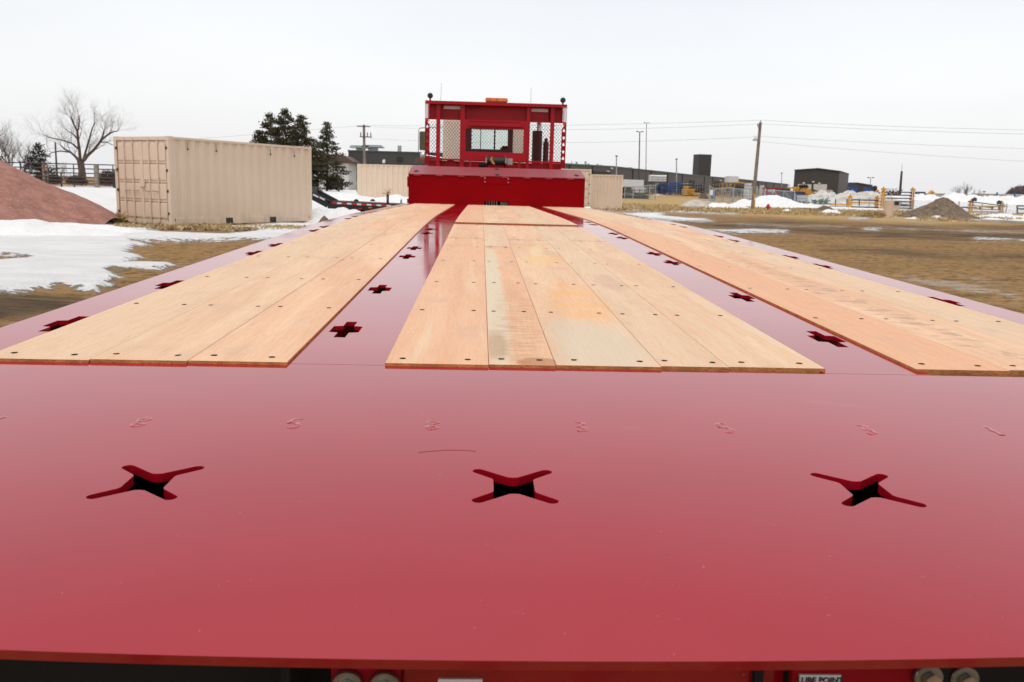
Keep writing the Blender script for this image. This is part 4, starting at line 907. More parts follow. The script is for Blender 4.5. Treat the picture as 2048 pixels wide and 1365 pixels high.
def evergreen(label, px_, Y, ytop, rpx, seed, m='needles', ybot=None, dens=1.0, group='evergreens near the big container', shape=1.0, trunk=True):
    rnd = random.Random(seed); g = PG(px_, Y); H = PT(px_, ytop, Y)-g.z; R0 = rpx*1.12*Y/F; t = thing('evergreen_tree', label, 'tree', g, 0, group)
    mb = MB(); mb.tube([(0, 0, -.2), (.05, 0, H*.5), (0, 0, H*.96)], [.045*H*.45, .028*H*.45, .02], 6); mb.build('trunk', 'bark', t)
    mb = MB(); nb = int(88*dens)
    for i in range(nb):
        u = (i+rnd.random())/nb; z = H*(.06+.92*u); prof = min(1, (1-u)*1.75+.03)**shape*(1 if u > .12 else .55+u*3.5); L = R0*prof*rnd.uniform(.55, 1.15); a = rnd.uniform(0, 6.283)
        rise = rnd.uniform(.05, .45)+.5*u; p = Vector((0, 0, z-L*.25)); d = Vector((math.cos(a), math.sin(a), rise*.5)).normalized(); n_ = max(3, int(L/.13))
        for j in range(n_):
            s_ = (j+1)/n_; q = p+d*(L*s_)+Vector((0, 0, -.14*L*s_*s_))
            for _ in range(int(8*dens) if s_ > .25 else 3):
                sz = rnd.uniform(.10, .22)*(H/9)**.5; o_ = q+Vector((rnd.gauss(0, .15), rnd.gauss(0, .15), rnd.gauss(0, .07)))*(1+.6*(1-s_))
                e1 = (d+Vector((rnd.gauss(0, .6), rnd.gauss(0, .6), rnd.gauss(.25, .4)))).normalized()*sz; e2 = e1.cross(Vector((rnd.gauss(0, 1), rnd.gauss(0, 1), rnd.gauss(0, 1)))).normalized()*sz*.42
                mb.add([o_, o_+e1*.5+e2, o_+e1*1.3, o_+e1*.5-e2], [(0, 1, 2, 3)])
    mb.build('crown', m, t); return t
evergreen('tallest ragged cedar of the clump above the big container', 573, 98, 218, 52, 1, dens=1.4)
evergreen('left leader of the cedar clump above the big container, browner', 544, 100, 226, 52, 2, dens=1.3)
evergreen('low left shoulder of the cedar clump above the big container', 520, 99, 262, 40, 3, dens=1.1)
evergreen('right leader of the cedar clump, touching the separate cedar', 604, 97, 230, 50, 4, dens=1.4)
evergreen('separate cedar standing in front of the white house', 654, 100, 243, 38, 5, dens=1.25)
evergreen('dark dense cedar behind the fence at the left', 84, 95, 287, 34, 6, 'needles_dark', dens=1.15)
evergreen('dark cedar low at the left edge above the gravel', 6, 92, 313, 24, 7, 'needles_dark', dens=.8)
def shrub(label, px_, Y, ytop, rpx, seed, m='brush_brown', n=700, group='shrubs and brush', s_=.2):
    rnd = random.Random(seed); g = PG(px_, Y); H = PT(px_, ytop, Y)-g.z; R0 = rpx*Y/F; mb = MB()
    for _ in range(n):
        a = rnd.uniform(0, 6.283); r = R0*math.sqrt(rnd.random()); z = H*rnd.random()**.8*(1-.5*(r/R0)**2); o_ = Vector((r*math.cos(a), r*math.sin(a)*.7, z*.95))
        e1 = Vector((rnd.gauss(0, .5), rnd.gauss(0, .5), rnd.uniform(.4, 1))).normalized()*s_*rnd.uniform(.6, 1.8); e2 = e1.cross(Vector((rnd.gauss(0, 1), rnd.gauss(0, 1), .1))).normalized()*s_*.12
        mb.add([o_, o_+e1*.5+e2, o_+e1, o_+e1*.5-e2], [(0, 1, 2, 3)])
    o = mb.build('shrub', m); o.location = g; return tag(o, label, 'shrub', group)
shrub('dark brush between the right fence post and the big container', 219, 84, 343, 20, 1, s_=.35, n=900)
shrub('brown brush at the foot of the large bare tree', 155, 88, 352, 18, 2, s_=.3)
shrub('dark brush behind the left fence post', 108, 88, 350, 14, 3, s_=.3)
shrub('grey brush low at the left edge beside the gravel', 38, 88, 352, 14, 4, s_=.3)
shrub('dense far tree clump at the right edge of the picture', 2040, 330, 373, 26, 5, m='twig_far', n=5200, s_=.9)
shrub('dry reddish weeds beside the tan concrete cylinder', 1750, 62, 428, 22, 6, 'dry_grass', 500, s_=.25)
shrub('dry weeds in front of the snow at the dirt heap', 1890, 55, 437, 50, 7, 'dry_grass', 600, s_=.16)
shrub('dry weeds at the left foot of the big container', 231, 26.8, 437, 12, 8, 'dry_grass', 180, s_=.22)
def tufts(name, label, quad, n, m='dry_grass', hgt=(.06, .16), seed=1):
    rnd = random.Random(seed); mb = MB()
    for _ in range(n):
        px_ = rnd.uniform(quad[0], quad[1]); Y = rnd.uniform(quad[2], quad[3]); X = PX(px_, Y); z = G(X, Y); a = rnd.uniform(0, 3.14); h = rnd.uniform(*hgt); w_ = rnd.uniform(.02, .05)*2
        dx, dy = math.cos(a)*w_, math.sin(a)*w_; lx, ly = rnd.gauss(0, h*.5), rnd.gauss(0, h*.5); mb.add([(X-dx, Y-dy, z), (X+dx, Y+dy, z), (X+lx, Y+ly, z+h)], [(0, 1, 2)])
    o = mb.build(name, m); tag(o, label, 'grass', None, 'stuff')
tufts('dry_grass', 'tan dry grass strip behind the muddy yard on the right', (1190, 2050, 62, 92), 9000, hgt=(.08, .2))
tufts('dry_grass', 'brown dry grass around the foot of the big container', (225, 700, 24.6, 27.5), 3500, hgt=(.04, .12), seed=2)

# ------------------------------------------------------------------ fences on the left
YF = 74
f = thing('pipe_fence', 'dark pipe rail fence with wooden posts in front of the bare trees', 'fence', PG(140, YF)); o0 = f.location
def FL(x, y): v = P(x, y, YF); return Vector((v.x-o0.x, 0, v.z-o0.z))
for k, y in enumerate((328, 337, 346, 354, 361, 367)):
    mb = MB(); a, b_ = FL(-30, y-4), FL(242, y+3); mb.cyl(a, b_, .045, n=6); mb.build('rail', 'pipe_dark', f)
for x, y, r, m in ((84.6, 324, .13, 'post_wood'), (191, 330, .21, 'post_wood'), (187, 330, .07, 'pipe_dark'), (92, 330, .08, 'post_wood'), (145, 329, .05, 'pipe_dark'), (224, 332, .05, 'pipe_dark'), (38, 322, .06, 'pipe_dark'), (120, 345, .07, 'pipe_dark'), (228, 340, .09, 'pipe_dark')):
    mb = MB(); t_ = FL(x, y); mb.tube([(t_.x, .1, -.3), (t_.x+.03, .1, t_.z)], [r, r*.94], 8); mb.build('fence_post', m, f)
mb = MB(); a, b_ = FL(87, 330), FL(92, 344); mb.box((a.x, -.1, b_.z), (b_.x, -.06, a.z)); mb.build('rusty_plate', 'rust_sign', f)
mb = MB(); mb.tube([(0, 0, 0), (.02, 0, PT(116.5, 285, 95)-G(PX(116, 95), 95))], [.12, .08], 6); o = mb.build('thin_pole', 'pole_dark'); o.location = PG(116.5, 95); tag(o, 'thin dark pole standing behind the left pipe fence', 'pole')
YF = 100
f = thing('wire_fence', 'low wire fence with pale wooden posts in front of the white house', 'fence', PG(655, YF)); o0 = f.location
for x, y, r in ((635, 355, .13), (677, 355, .13), (714, 362, .06)):
    mb = MB(); t_ = FL(x, y); mb.tube([(t_.x, 0, -.3), (t_.x, 0, t_.z)], r, 8); mb.build('fence_post', 'post_wood', f)
for y in (360, 368, 376): mb = MB(); mb.cyl(FL(622, y-1), FL(716, y+1), .018, n=4); mb.build('wire', 'galvanised', f)

# ------------------------------------------------------------------ buildings
def walls(mb, x0, x1, y0, y1, z0, z1): mb.box((x0, y0, z0), (x1, y1, z1))
YA = 134; b0, b1 = PX(697, YA), PX(890, YA); zt_ = PT(697, 303, YA)
A = thing('industrial_building', 'dark flat-roofed building behind the left utility pole', 'building', (b0, YA, 0)); 
mb = MB(); mb.box((0, 0, -.3), (b1-b0, 40, zt_)); mb.build('wall', 'building_dark', A)
mb = MB(); mb.box((-.1, -.08, zt_+.003), (b1-b0+.1, 40, zt_+.18)); mb.build('roof_edge', 'dark_steel', A)
def rv(x0, x1, y0, y1, Y): return P(x0, y0, Y).x-b0, P(x1, y1, Y).x-b0, P(x0, y1, Y).z, P(x0, y0, Y).z
for x0, x1, yt, yb in ((712, 728, 296, 303), (736, 754, 295, 303)):
    mb = MB(); a, b_, z0_, z1_ = rv(x0, x1, yt, yb, YA+6); mb.box((a, 6, zt_), (b_, 8, z1_)); mb.prism([(a-1.0, z1_+.002), (b_+1.0, z1_+.002), (b_+.7, z1_+.35), (a-.7, z1_+.35)], 5.4, 8.6, 'y'); mb.build('roof_vent', 'vent_metal', A)
mb = MB(); a, b_, z0_, z1_ = rv(794, 802, 291, 305, YA+6); mb.cyl(((a+b_)/2, 7, zt_), ((a+b_)/2, 7, z1_), (b_-a)/2, n=14); mb.build('roof_stack', 'vent_metal', A)
for x, y in ((768, 324), (799, 319)):
    mb = MB(); v = P(x, y, YA); mb.box((v.x-b0-(.2 if x < 780 else .42), -.35, v.z-.2), (v.x-b0+(.2 if x < 780 else .42), -.001, v.z+.25)); mb.prism([(v.x-b0-.2, v.z+.252), (v.x-b0+.2, v.z+.252), (v.x-b0+.1, v.z+.35)], -.3, -.01, 'y'); mb.build('wall_lamp', 'sticker_white' if x < 780 else 'opening_dark', A)
mb = MB(); v0, v1 = P(703, 341, YA), P(712, 372, YA); mb.box((v0.x-b0, -.05, .0), (v1.x-b0, -.002, v0.z)); mb.build('doorway', 'opening_dark', A)
mb = MB(); v0, v1 = P(826, 316, YA-8), P(845, 327, YA-8); o = None
x0, x1 = v0.x, v1.x; mb.prism([(0, 0), (x1-x0+1, 0), (x1-x0+.6, v0.z-v1.z), (.5, v0.z-v1.z+.1)], 0, 4, 'y'); r_ = mb.build('low_roof', 'roof_brown', A); r_.location = (x0-b0, -8, v1.z)
Yh = 124; h0, h1 = PX(640, Yh), PX(697, Yh); Hs = thing('house', 'white house with a brown roof half hidden by the separate cedar', 'house', (h0, Yh, 0))
wz = PT(690, 327, Yh); mb = MB(); mb.box((0, 0, 0), (h1-h0, 8, wz)); mb.build('wall', 'wall_white', Hs)
mb = MB(); mb.prism([(-.6, wz+.002), (h1-h0+.7, wz+.002), (h1-h0+.7, wz+.25), (h1-h0-.6, PT(690, 311, Yh)), (.6, PT(690, 309, Yh)), (-.6, wz+.25)], -.6, 8.6, 'y'); mb.build('roof', 'roof_brown', Hs)
mb = MB(); mb.box((1.0, -.06, .8), (2.1, -.002, 2.1)); mb.build('window', 'opening_dark', Hs)
mb = MB(); mb.box((2.7, -.06, .1), (3.2, -.002, 1.9)); mb.build('window', 'opening_dark', Hs)
# long building going away to the right
def run_wall(p0, p1, zt0, zt1, base, dep, name, m, parent, push=0.):
    d = Vector((p1[0]-p0[0], p1[1]-p0[1], 0)); n_ = Vector((-d.y, d.x, 0)).normalized(); mb = MB(); a = Vector((p0[0], p0[1], 0))-n_*push; b_ = Vector((p1[0], p1[1], 0))-n_*push
    vs = [a+Vector((0, 0, base)), b_+Vector((0, 0, base)), b_+n_*dep+Vector((0, 0, base)), a+n_*dep+Vector((0, 0, base)), a+Vector((0, 0, zt0)), b_+Vector((0, 0, zt1)), b_+n_*dep+Vector((0, 0, zt1)), a+n_*dep+Vector((0, 0, zt0))]
    mb.add(vs, [(0, 3, 2, 1), (4, 5, 6, 7), (0, 1, 5, 4), (1, 2, 6, 5), (2, 3, 7, 6), (3, 0, 4, 7)]); return mb.build(name, m, parent)
LB = thing('industrial_building', 'very long low dark building running away to the right with a green roof trim', 'building', (0, 0, 0))
rf = [(1085, 215, 327), (1222, 262, 334.6), (1389, 345, 352), (1478, 430, 359.5), (1574, 520, 369.5)]
for i, ((xa, Ya, ya), (xb, Yb_, yb)) in enumerate(zip(rf, rf[1:])):
    pa, pb = (PX(xa, Ya), Ya), (PX(xb, Yb_), Yb_); za, zb_ = PT(xa, ya, Ya), PT(xb, yb, Yb_)
    run_wall(pa, pb, za, zb_, 0, 34, 'wall', 'building_side', LB); run_wall(pa, pb, za+.35, zb_+.35, min(za, zb_)-.2 if False else za, 34, 'roof_trim', 'trim_green', LB, .12) if abs(za-zb_) < .3 else None
    d = Vector((pb[0]-pa[0], pb[1]-pa[1], 0)).normalized(); n_ = Vector((-d.y, d.x, 0))
    mb = MB(); q0, q1 = Vector((pa[0], pa[1], za+.16))-n_*.15, Vector((pb[0], pb[1], zb_+.16))-n_*.15; mb.bar(q0, q1, .3, .34); mb.build('gutter', 'trim_green', LB)
    k = max(2, int((Yb_-Ya)/14))
    for j in range(1, k):
        u = j/k; c_ = Vector((pa[0]+(pb[0]-pa[0])*u, pa[1]+(pb[1]-pa[1])*u, 0))-n_*.1; mb = MB(); mb.bar(c_, c_+Vector((0, 0, za+(zb_-za)*u)), .18); mb.build('downpipe', 'opening_dark', LB)
def onwall(px_):                                   # point of the long wall seen at px
    for (xa, Ya, ya), (xb, Yb_, yb) in zip(rf, rf[1:]):
        if xa <= px_ <= xb:
            A_, B_ = Vector((PX(xa, Ya), Ya)), Vector((PX(xb, Yb_), Yb_)); lo, hi = 0, 1
            for _ in range(30):
                m_ = (lo+hi)/2; q = A_.lerp(B_, m_)
                if proj((q.x, q.y, 4))[0] < px_: lo = m_
                else: hi = m_
            d = (B_-A_).normalized(); return q, d
def wallbox(x0, x1, y0, y1, name, m, push=.25, th=.2):
    (a, d), (b_, _) = onwall(x0), onwall(x1); n_ = Vector((-d.y, d.x)); z0, z1 = P(x0, y1, a.y).z, P(x0, y0, a.y).z; mb = MB(); a2, b2 = a-n_*push, b_-n_*push
    mb.add([(a2.x, a2.y, z0), (b2.x, b2.y, z0), (b2.x, b2.y, z1), (a2.x, a2.y, z1), (a.x+n_.x*.2, a.y+n_.y*.2, z0), (b_.x+n_.x*.2, b_.y+n_.y*.2, z0), (b_.x+n_.x*.2, b_.y+n_.y*.2, z1), (a.x+n_.x*.2, a.y+n_.y*.2, z1)], [(0, 1, 2, 3), (7, 6, 5, 4), (0, 4, 5, 1), (1, 5, 6, 2), (2, 6, 7, 3), (3, 7, 4, 0)]); return mb.build(name, m, LB)
wallbox(1184, 1220, 342, 349, 'opening', 'opening_dark'); wallbox(1188, 1214, 350, 372, 'opening', 'opening_dark'); wallbox(1379, 1388, 361, 376, 'doorway', 'opening_dark'); wallbox(1428, 1440, 362, 372, 'doorway', 'opening_dark')
for x, y in ((1220, 337), (1213, 343), (1438, 361)): wallbox(x-1.2, x+1.2, y-1.4, y+1.2, 'wall_lamp', 'sticker_white', .6)
for x, w_, h_, t_ in ((1144, 1, 8, 0), (1153, 4.5, 7, 1), (1171, 4.5, 9, 1), (1177, 4, 5, 1), (1195, 4, 5, 1), (1202, 3, 4, 1), (1260, 9, 2, 1)):
    q, d = onwall(x); Yq = q.y+8; yr = 330+(x-1132)*.055; v0, v1 = P(x-w_/2, yr-h_, Yq), P(x+w_/2, yr+2, Yq); mb = MB()
    if t_: mb.cyl(((v0.x+v1.x)/2, Yq, v1.z-1), ((v0.x+v1.x)/2, Yq, v0.z-.3), (v1.x-v0.x)*.42, n=10); mb.cyl(((v0.x+v1.x)/2, Yq, v0.z-.29), ((v0.x+v1.x)/2, Yq, v0.z), (v1.x-v0.x)*.5, n=10)
    else: mb.cyl((v0.x, Yq, v1.z-1), (v0.x, Yq, v0.z), .12, n=6)
    mb.build('roof_vent', 'vent_metal', LB)
# tower on the long building, warehouse, small far building
YT_ = 385; x0, x1 = PX(1389, YT_), PX(1420.5, YT_); zt_ = PT(1405, 310.5, YT_); TW = thing('tower', 'plain dark square tower rising behind the long building', 'tower', ((x0+x1)/2, YT_+4, 0), 0)
hw = (x1-x0)/2; th_ = rad(12); cs = [Vector((hw*1.27*math.cos(a_+th_), hw*1.27*math.sin(a_+th_), 0)) for a_ in (rad(225), rad(315), rad(45), rad(135))]
sc_ = hw/max(abs(c.x) for c in cs); cs = [c*sc_ for c in cs]
mb = MB(); mb.prism([(c.x, c.y) for c in cs], 0, zt_); mb.build('wall', 'building_dark', TW); mb = MB(); mb.prism([(c.x*1.02, c.y*1.02) for c in cs], zt_+.01, zt_+.35); mb.build('roof_edge', 'dark_steel', TW)
YW_ = 258; g0 = PX(1585.5, YW_); g1 = PX(1674.8, YW_); W_ = thing('warehouse', 'dark grey warehouse with two white roller doors and a low gable roof', 'building', (g0, YW_, 0)); wd = g1-g0; zt_ = PT(1585, 341.5, YW_); zp_ = PT(1630, 340.2, YW_)+.25; dpw = 26
xr = PX(1694, YW_+dpw)-g0
mb = MB(); vs = [(0, 0, 0), (wd, 0, 0), (xr, dpw, 0), (xr-wd, dpw, 0), (0, 0, zt_), (wd, 0, zt_), (xr, dpw, zt_-.0), (xr-wd, dpw, zt_), (wd/2, 0, zp_), (xr-wd/2, dpw, zp_)]
mb.add(vs, [(0, 1, 5, 8, 4), (1, 2, 6, 5), (2, 3, 7, 9, 6), (3, 0, 4, 7)]); mb.build('wall', 'building_dark', W_)
mb = MB(); e_ = .3
for a_, b_ in (((-e_, -.4, zt_), (wd/2, -.4, zp_+.06)), ((wd/2, -.4, zp_+.06), (wd+e_, -.4, zt_))):
    A_, B_ = Vector(a_), Vector(b_); o_ = Vector((xr-wd, dpw+.8, 0)); u_ = Vector((0, 0, .22)); mb.add([A_+u_*.02, B_+u_*.02, B_+o_+u_*.02, A_+o_+u_*.02, A_+u_*1.2, B_+u_*1.2, B_+o_+u_*1.2, A_+o_+u_*1.2], [(0, 3, 2, 1), (4, 5, 6, 7), (0, 1, 5, 4), (1, 2, 6, 5), (2, 3, 7, 6), (3, 0, 4, 7)])
mb.build('roof', 'dark_steel', W_)
for xa, xb in ((1594, 1621), (1625.5, 1652)):
    mb = MB(); a, b_ = PX(xa, YW_)-g0, PX(xb, YW_)-g0; z1 = PT(xa, 368.5, YW_); n_ = 9
    for i in range(n_): mb.box((a, -.12-.02*(i % 2), z1*i/n_+.01), (b_, -.004, z1*(i+1)/n_-.01))
    mb.build('roller_door', 'wall_white', W_)
for x, y in ((1607, 366.5), (1638, 367), (1626, 364)): v = P(x, y, YW_); mb = MB(); mb.prism([(v.x-g0-.3, v.z-.18), (v.x-g0+.3, v.z-.18), (v.x-g0+.22, v.z+.18), (v.x-g0-.22, v.z+.18)], -.4, -.01, 'y'); mb.build('wall_lamp', 'sticker_white', W_)
Yq = 420; a = PX(1713, Yq); b_ = PX(1742, Yq); S_ = thing('industrial_building', 'small dark building with a sloping roof far right of the warehouse', 'building', (a, Yq, 0)); z0_, z1_ = PT(1713, 367.5, Yq), PT(1742, 372.5, Yq)
mb = MB(); mb.prism([(0, 0), (b_-a, 0), (b_-a, z1_), (0, z0_)], 0, 20, 'y'); mb.build('wall', 'building_dark', S_); mb = MB(); mb.prism([(-.3, z0_+.05), (b_-a+.3, z1_), (b_-a+.3, z1_+.5), (-.3, z0_+.55)], -.3, 20.3, 'y'); mb.build('roof', 'dark_steel', S_)
for i, (xa, xb, yt, Yq, lab) in enumerate(((1885, 1990, 387.3, 330, 'long low white building far off behind the snow ridge'), (1992, 2100, 388, 310, 'second low white building at the right edge with blue pillars before it'))):
    a, b_ = PX(xa, Yq), PX(xb, Yq); zt_ = PT(xa, yt, Yq); L_ = thing('low_building', lab, 'building', (a, Yq, 0)); mb = MB(); mb.box((0, 0, 0), (b_-a, 15, zt_-.25)); mb.build('wall', 'trailer_white', L_)
    mb = MB(); mb.prism([(-.3, zt_-.24), (b_-a+.3, zt_-.24), (b_-a+.3, zt_), (-.3, zt_)], -.4, 15.4, 'y'); mb.build('roof', 'white_tarp', L_)
    for k in range(5): mb = MB(); u = (b_-a)*(k+.5)/5; mb.box((u-.9, -.08, 1.6), (u+.9, -.005, 2.9)); mb.build('window', 'gray_box', L_)

# ------------------------------------------------------------------ poles, lamps and wires
def pole(name, label, px_b, px_t, ytop, Y, r, m='pole_wood', cat='utility pole', group='wooden utility poles'):
    g = PG(px_b, Y); tp_ = P(px_t, ytop, Y); t = thing(name, label, cat, g, 0, group); mb = MB(); top = Vector((tp_.x-g.x, 0, tp_.z-g.z)); mb.tube([(0, 0, -.3), top*.5, top], [r, r*.85, r*.7], 10); mb.build('shaft', m, t); return t, top, g
t, top, g = pole('utility_pole', 'leaning wooden utility pole with a yard lamp and orange marker, right of the truck', 1507, 1521, 245, 84, .19)
PR = g+top
def pl_(px_, y, dy=0): v = P(px_, y, 84); return Vector((v.x-g.x, dy, v.z-g.z))
mb = MB(); mb.tube([pl_(1520, 247), pl_(1522, 241)], .035, 6); mb.tube([pl_(1519, 251.5, -.2), pl_(1514, 250.5, -.2)], .05, 6); mb.tube([pl_(1514.3, 248, -.2), pl_(1514.3, 252, -.2)], .05, 6); mb.tube([pl_(1514.3, 252, -.2), pl_(1516, 258, -.2), pl_(1518, 264, -.2)], .03, 5); mb.build('insulator', 'pole_dark', t)
mb = MB(); mb.tube([pl_(1516, 284), pl_(1512, 276), pl_(1510.5, 276)], .03, 6); la = mb.build('lamp_arm', 'galvanised', t)
mb = MB(); a = pl_(1510.5, 275); mb.tube([a+Vector((0, 0, .2)), a+Vector((0, 0, -.05)), a+Vector((0, 0, -.32))], [.05, .12, .24], 12); mb.build('yard_lamp', 'white_tarp', la, smooth=True)
a = pl_(1508, 392, -.19); mb = MB(); mb.box((a.x-.14, -.215, a.z-.15), (a.x+.14, -.19, a.z+.15)); mb.build('marker_plate', 'orange_paint', t)
a = pl_(1507, 402, -.21); mb = MB(); mb.box((a.x-.02, -.235, .05), (a.x+.12, -.21, a.z)); mb.build('guard_strip', 'orange_paint', t)
a = pl_(1507.5, 397.5, -.2); mb = MB(); mb.box((a.x-.02, -.232, a.z-.18), (a.x+.12, -.21, a.z+.12)); mb.build('marker_plate', 'sticker_white', t)
t, top, g2 = pole('utility_pole', 'wooden utility pole with two crossarms behind the second container', 729.5, 727.8, 250, 102, .19); PL = g2+top
for y, xa, xb in ((253.5, 714, 741), (274.5, 720, 744)):
    va, vb = P(xa, y-.5, 102), P(xb, y+.5, 102); mb = MB(); mb.bar((va.x-g2.x, -.18, va.z-g2.z), (vb.x-g2.x, -.18, vb.z-g2.z), .11); ca = mb.build('crossarm', 'pole_dark', t)
    for k in range(4):
        if y > 260: u = .08+k*.28; c_ = Vector((va.x-g2.x, -.18, va.z-g2.z)).lerp(Vector((vb.x-g2.x, -.18, vb.z-g2.z)), u); mb = MB(); mb.box((c_.x-.05, -.24, c_.z+.06), (c_.x+.05, -.12, c_.z+.42)); mb.tube([(c_.x, -.18, c_.z+.42), (c_.x, -.18, c_.z+.52)], .04, 6); mb.build('fuse_holder', 'pole_dark', ca)
def light_mast(label, px_b, px_t, ytop, Y, r, heads):
    t, top, g = pole('light_pole', label, px_b, px_t, ytop, Y, r, 'dark_steel' if heads == 2 else 'galvanised', 'light pole', 'tall light poles')
    for s_ in ((-1, 1)[:heads] if heads > 1 else (0,)):
        mb = MB(); c_ = top+Vector((s_*.55, 0, .05)); mb.box((c_.x-.22, -.2, c_.z-.1), (c_.x+.22, .2, c_.z+.08)); mb.bar(top, c_-Vector((0, 0, .1)), .08); mb.build('lamp_head', 'pole_dark', t, bevel=.04)
light_mast('dark light pole with two lamp heads behind the white trailer', 1277, 1279.5, 264, 190, .16, 2)
light_mast('thin pale light pole rising just right of the two-headed one', 1291, 1293, 246, 260, .12, 2)
light_mast('short grey pole in front of the long building, left of the tall light poles', 1232.5, 1233, 313, 150, .14, 1)
light_mast('short grey pole behind the blue pipe racks', 1353, 1353, 319, 170, .15, 1)
light_mast('short thin pole just left of the dark warehouse', 1563, 1563.5, 347, 210, .10, 1)
light_mast('faint thin pole between the warehouse and the yellow racks', 1740, 1741.5, 356, 200, .08, 2)
light_mast('thin lamp pole above the low white buildings', 1968, 1968.5, 384, 180, .09, 1)
t, top, g = pole('utility_pole', 'dark wooden pole with a thin whip on top behind the yellow racks', 1800, 1803.5, 343, 140, .22, 'pipe_dark')
mb = MB(); v = P(1804, 326, 140); mb.tube([top, (v.x-g.x, 0, v.z-g.z)], [.05, .02], 5); mb.build('whip_antenna', 'galvanised', t)
def wire(label, pts, sag, r=.011):
    mb = MB(); out = []
    for (a, b_) in zip(pts, pts[1:]):
        a, b_ = Vector(a), Vector(b_)
        for i in range(17):
            if out and i == 0: continue
            u = i/16; p = a.lerp(b_, u); p.z -= sag*4*u*(1-u); out.append(p)
    o0 = out[0].copy(); mb.tube([p-o0 for p in out], r, 4); o = mb.build('power_line', 'wire_dark'); o.location = o0; tag(o, label, 'power line', 'overhead power lines')
wire('topmost overhead wire running from the leaning pole to the left pole', [P(1521.5, 241, 84), P(727.5, 251, 102), P(-60, 306, 130)], .25)
wire('second overhead wire just below the topmost, left of the leaning pole', [P(1514, 248.5, 84), P(741, 254, 102)], .45)
wire('lower faint wire from the lamp arm to the left pole', [P(1515, 274, 84), P(741, 278, 102)], .5, .011)
wire('topmost wire running right from the leaning pole to the right edge', [P(1521.5, 241, 84), P(2120, 262, 70)], .12)
wire('second wire running right from the leaning pole', [P(1518, 248, 84), P(2120, 270, 70)], .12)
wire('third thin wire running right from the middle of the leaning pole', [P(1516, 273, 84), P(2120, 300, 72)], .1, .010)
wire('lowest thin wire running right from the leaning pole', [P(1516, 283, 84), P(2120, 327, 74)], .15, .010)

# ------------------------------------------------------------------ black equipment trailer on the left
Yt = 39; o0 = Vector((PX(740, Yt), Yt, G(PX(740, Yt), Yt))); BTR = thing('equipment_trailer', 'low black trailer with red and white reflective tape behind the big container', 'trailer', o0)
def TL(x, y, dy=0): v = P(x, y, Yt+dy); return Vector((v.x-o0.x, dy, v.z-o0.z))
a, b_ = TL(655, 403.5), TL(835, 412.5)
for dy in (0, 2.2):
    mb = MB(); mb.add([(a.x, dy, a.z-.30), (b_.x, dy, b_.z-.26), (b_.x, dy, b_.z+.04), (a.x, dy, a.z+.02), (a.x, dy+.12, a.z-.30), (b_.x, dy+.12, b_.z-.26), (b_.x, dy+.12, b_.z+.04), (a.x, dy+.12, a.z+.02)], [(0, 1, 2, 3), (7, 6, 5, 4), (0, 4, 5, 1), (1, 5, 6, 2), (2, 6, 7, 3), (3, 7, 4, 0)]); sr_ = mb.build('side_beam', 'black_paint', BTR)
    if dy == 0:
        for k in range(14):
            u0, u1 = .05+k*.055, .05+(k+1)*.055-.004; p0, p1 = a.lerp(b_, u0), a.lerp(b_, u1); mb = MB(); h0, h1 = -.085, -.015; mb.add([(p0.x, -.006, p0.z+h0), (p1.x, -.006, p1.z+h0), (p1.x, -.006, p1.z+h1), (p0.x, -.006, p0.z+h1), (p0.x, -.001, p0.z+h0), (p1.x, -.001, p1.z+h0), (p1.x, -.001, p1.z+h1), (p0.x, -.001, p0.z+h1)], [(0, 1, 2, 3), (7, 6, 5, 4), (0, 4, 5, 1), (1, 5, 6, 2), (2, 6, 7, 3), (3, 7, 4, 0)]); mb.build('reflective_tape', 'tape_red' if k % 2 == 0 else 'tape_white', sr_)
mb = MB(); mb.add([(a.x, .13, a.z+.0), (b_.x, .13, b_.z+.02), (b_.x, 2.19, b_.z+.02), (a.x, 2.19, a.z)], [(0, 1, 2, 3)]); mb.add([(a.x, .13, a.z-.06), (b_.x, .13, b_.z-.04), (b_.x, 2.19, b_.z-.04), (a.x, 2.19, a.z-.06)], [(3, 2, 1, 0)]); mb.build('deck', 'pipe_dark', BTR)
c0, c1 = TL(610, 385), TL(656, 405)
for dy in (0, 2.2):
    mb = MB(); mb.bar((c0.x, dy+.06, c0.z+.02), (c1.x, dy+.06, c1.z-.08), .12, .34); rp = mb.build('ramp', 'black_paint', BTR)
    if dy == 0:
        for u0, u1 in ((.35, .58), (.64, .86)): p0, p1 = c0.lerp(c1, u0), c0.lerp(c1, u1); mb = MB(); mb.bar((p0.x, -.006, p0.z+.06), (p1.x, -.006, p1.z+.04), .008, .07); mb.build('reflective_tape', 'tape_white', rp)
mb = MB(); mb.box((c0.x, .2, c0.z-.1), (c0.x+.15, 2.2, c0.z+.25)); mb.build('end_beam', 'pipe_dark', BTR)
for x, y in ((740, 416), (720, 418)): v = TL(x, y); mb = MB(); mb.box((v.x-.08, -.01, v.z-.02), (v.x+.08, .01, v.z+.03)); mb.cyl((v.x, -.03, v.z+.005), (v.x, -.005, v.z+.005), .025, n=8); mb.build('side_lamp', 'tape_red' if x < 730 else 'amber_lens', BTR)
for x in (712, 745): v = TL(x, 403); mb = MB(); mb.prism([(v.x-.12, v.z), (v.x+.12, v.z), (v.x+.05, v.z+.09), (v.x-.05, v.z+.09)], .02, .14, 'y'); mb.build('stake_pocket', 'black_paint', BTR)
for x in (700, 730):
    v = TL(x, 410); wheel(BTR, v.x, 1.2, .24, 1.6)
mb = MB(); v0 = TL(775, 408); v1 = TL(775, 389); mb.cyl((v0.x, .1, 0), (v0.x, .1, v1.z), .055, n=10); mb.build('stake', 'black_paint', BTR)
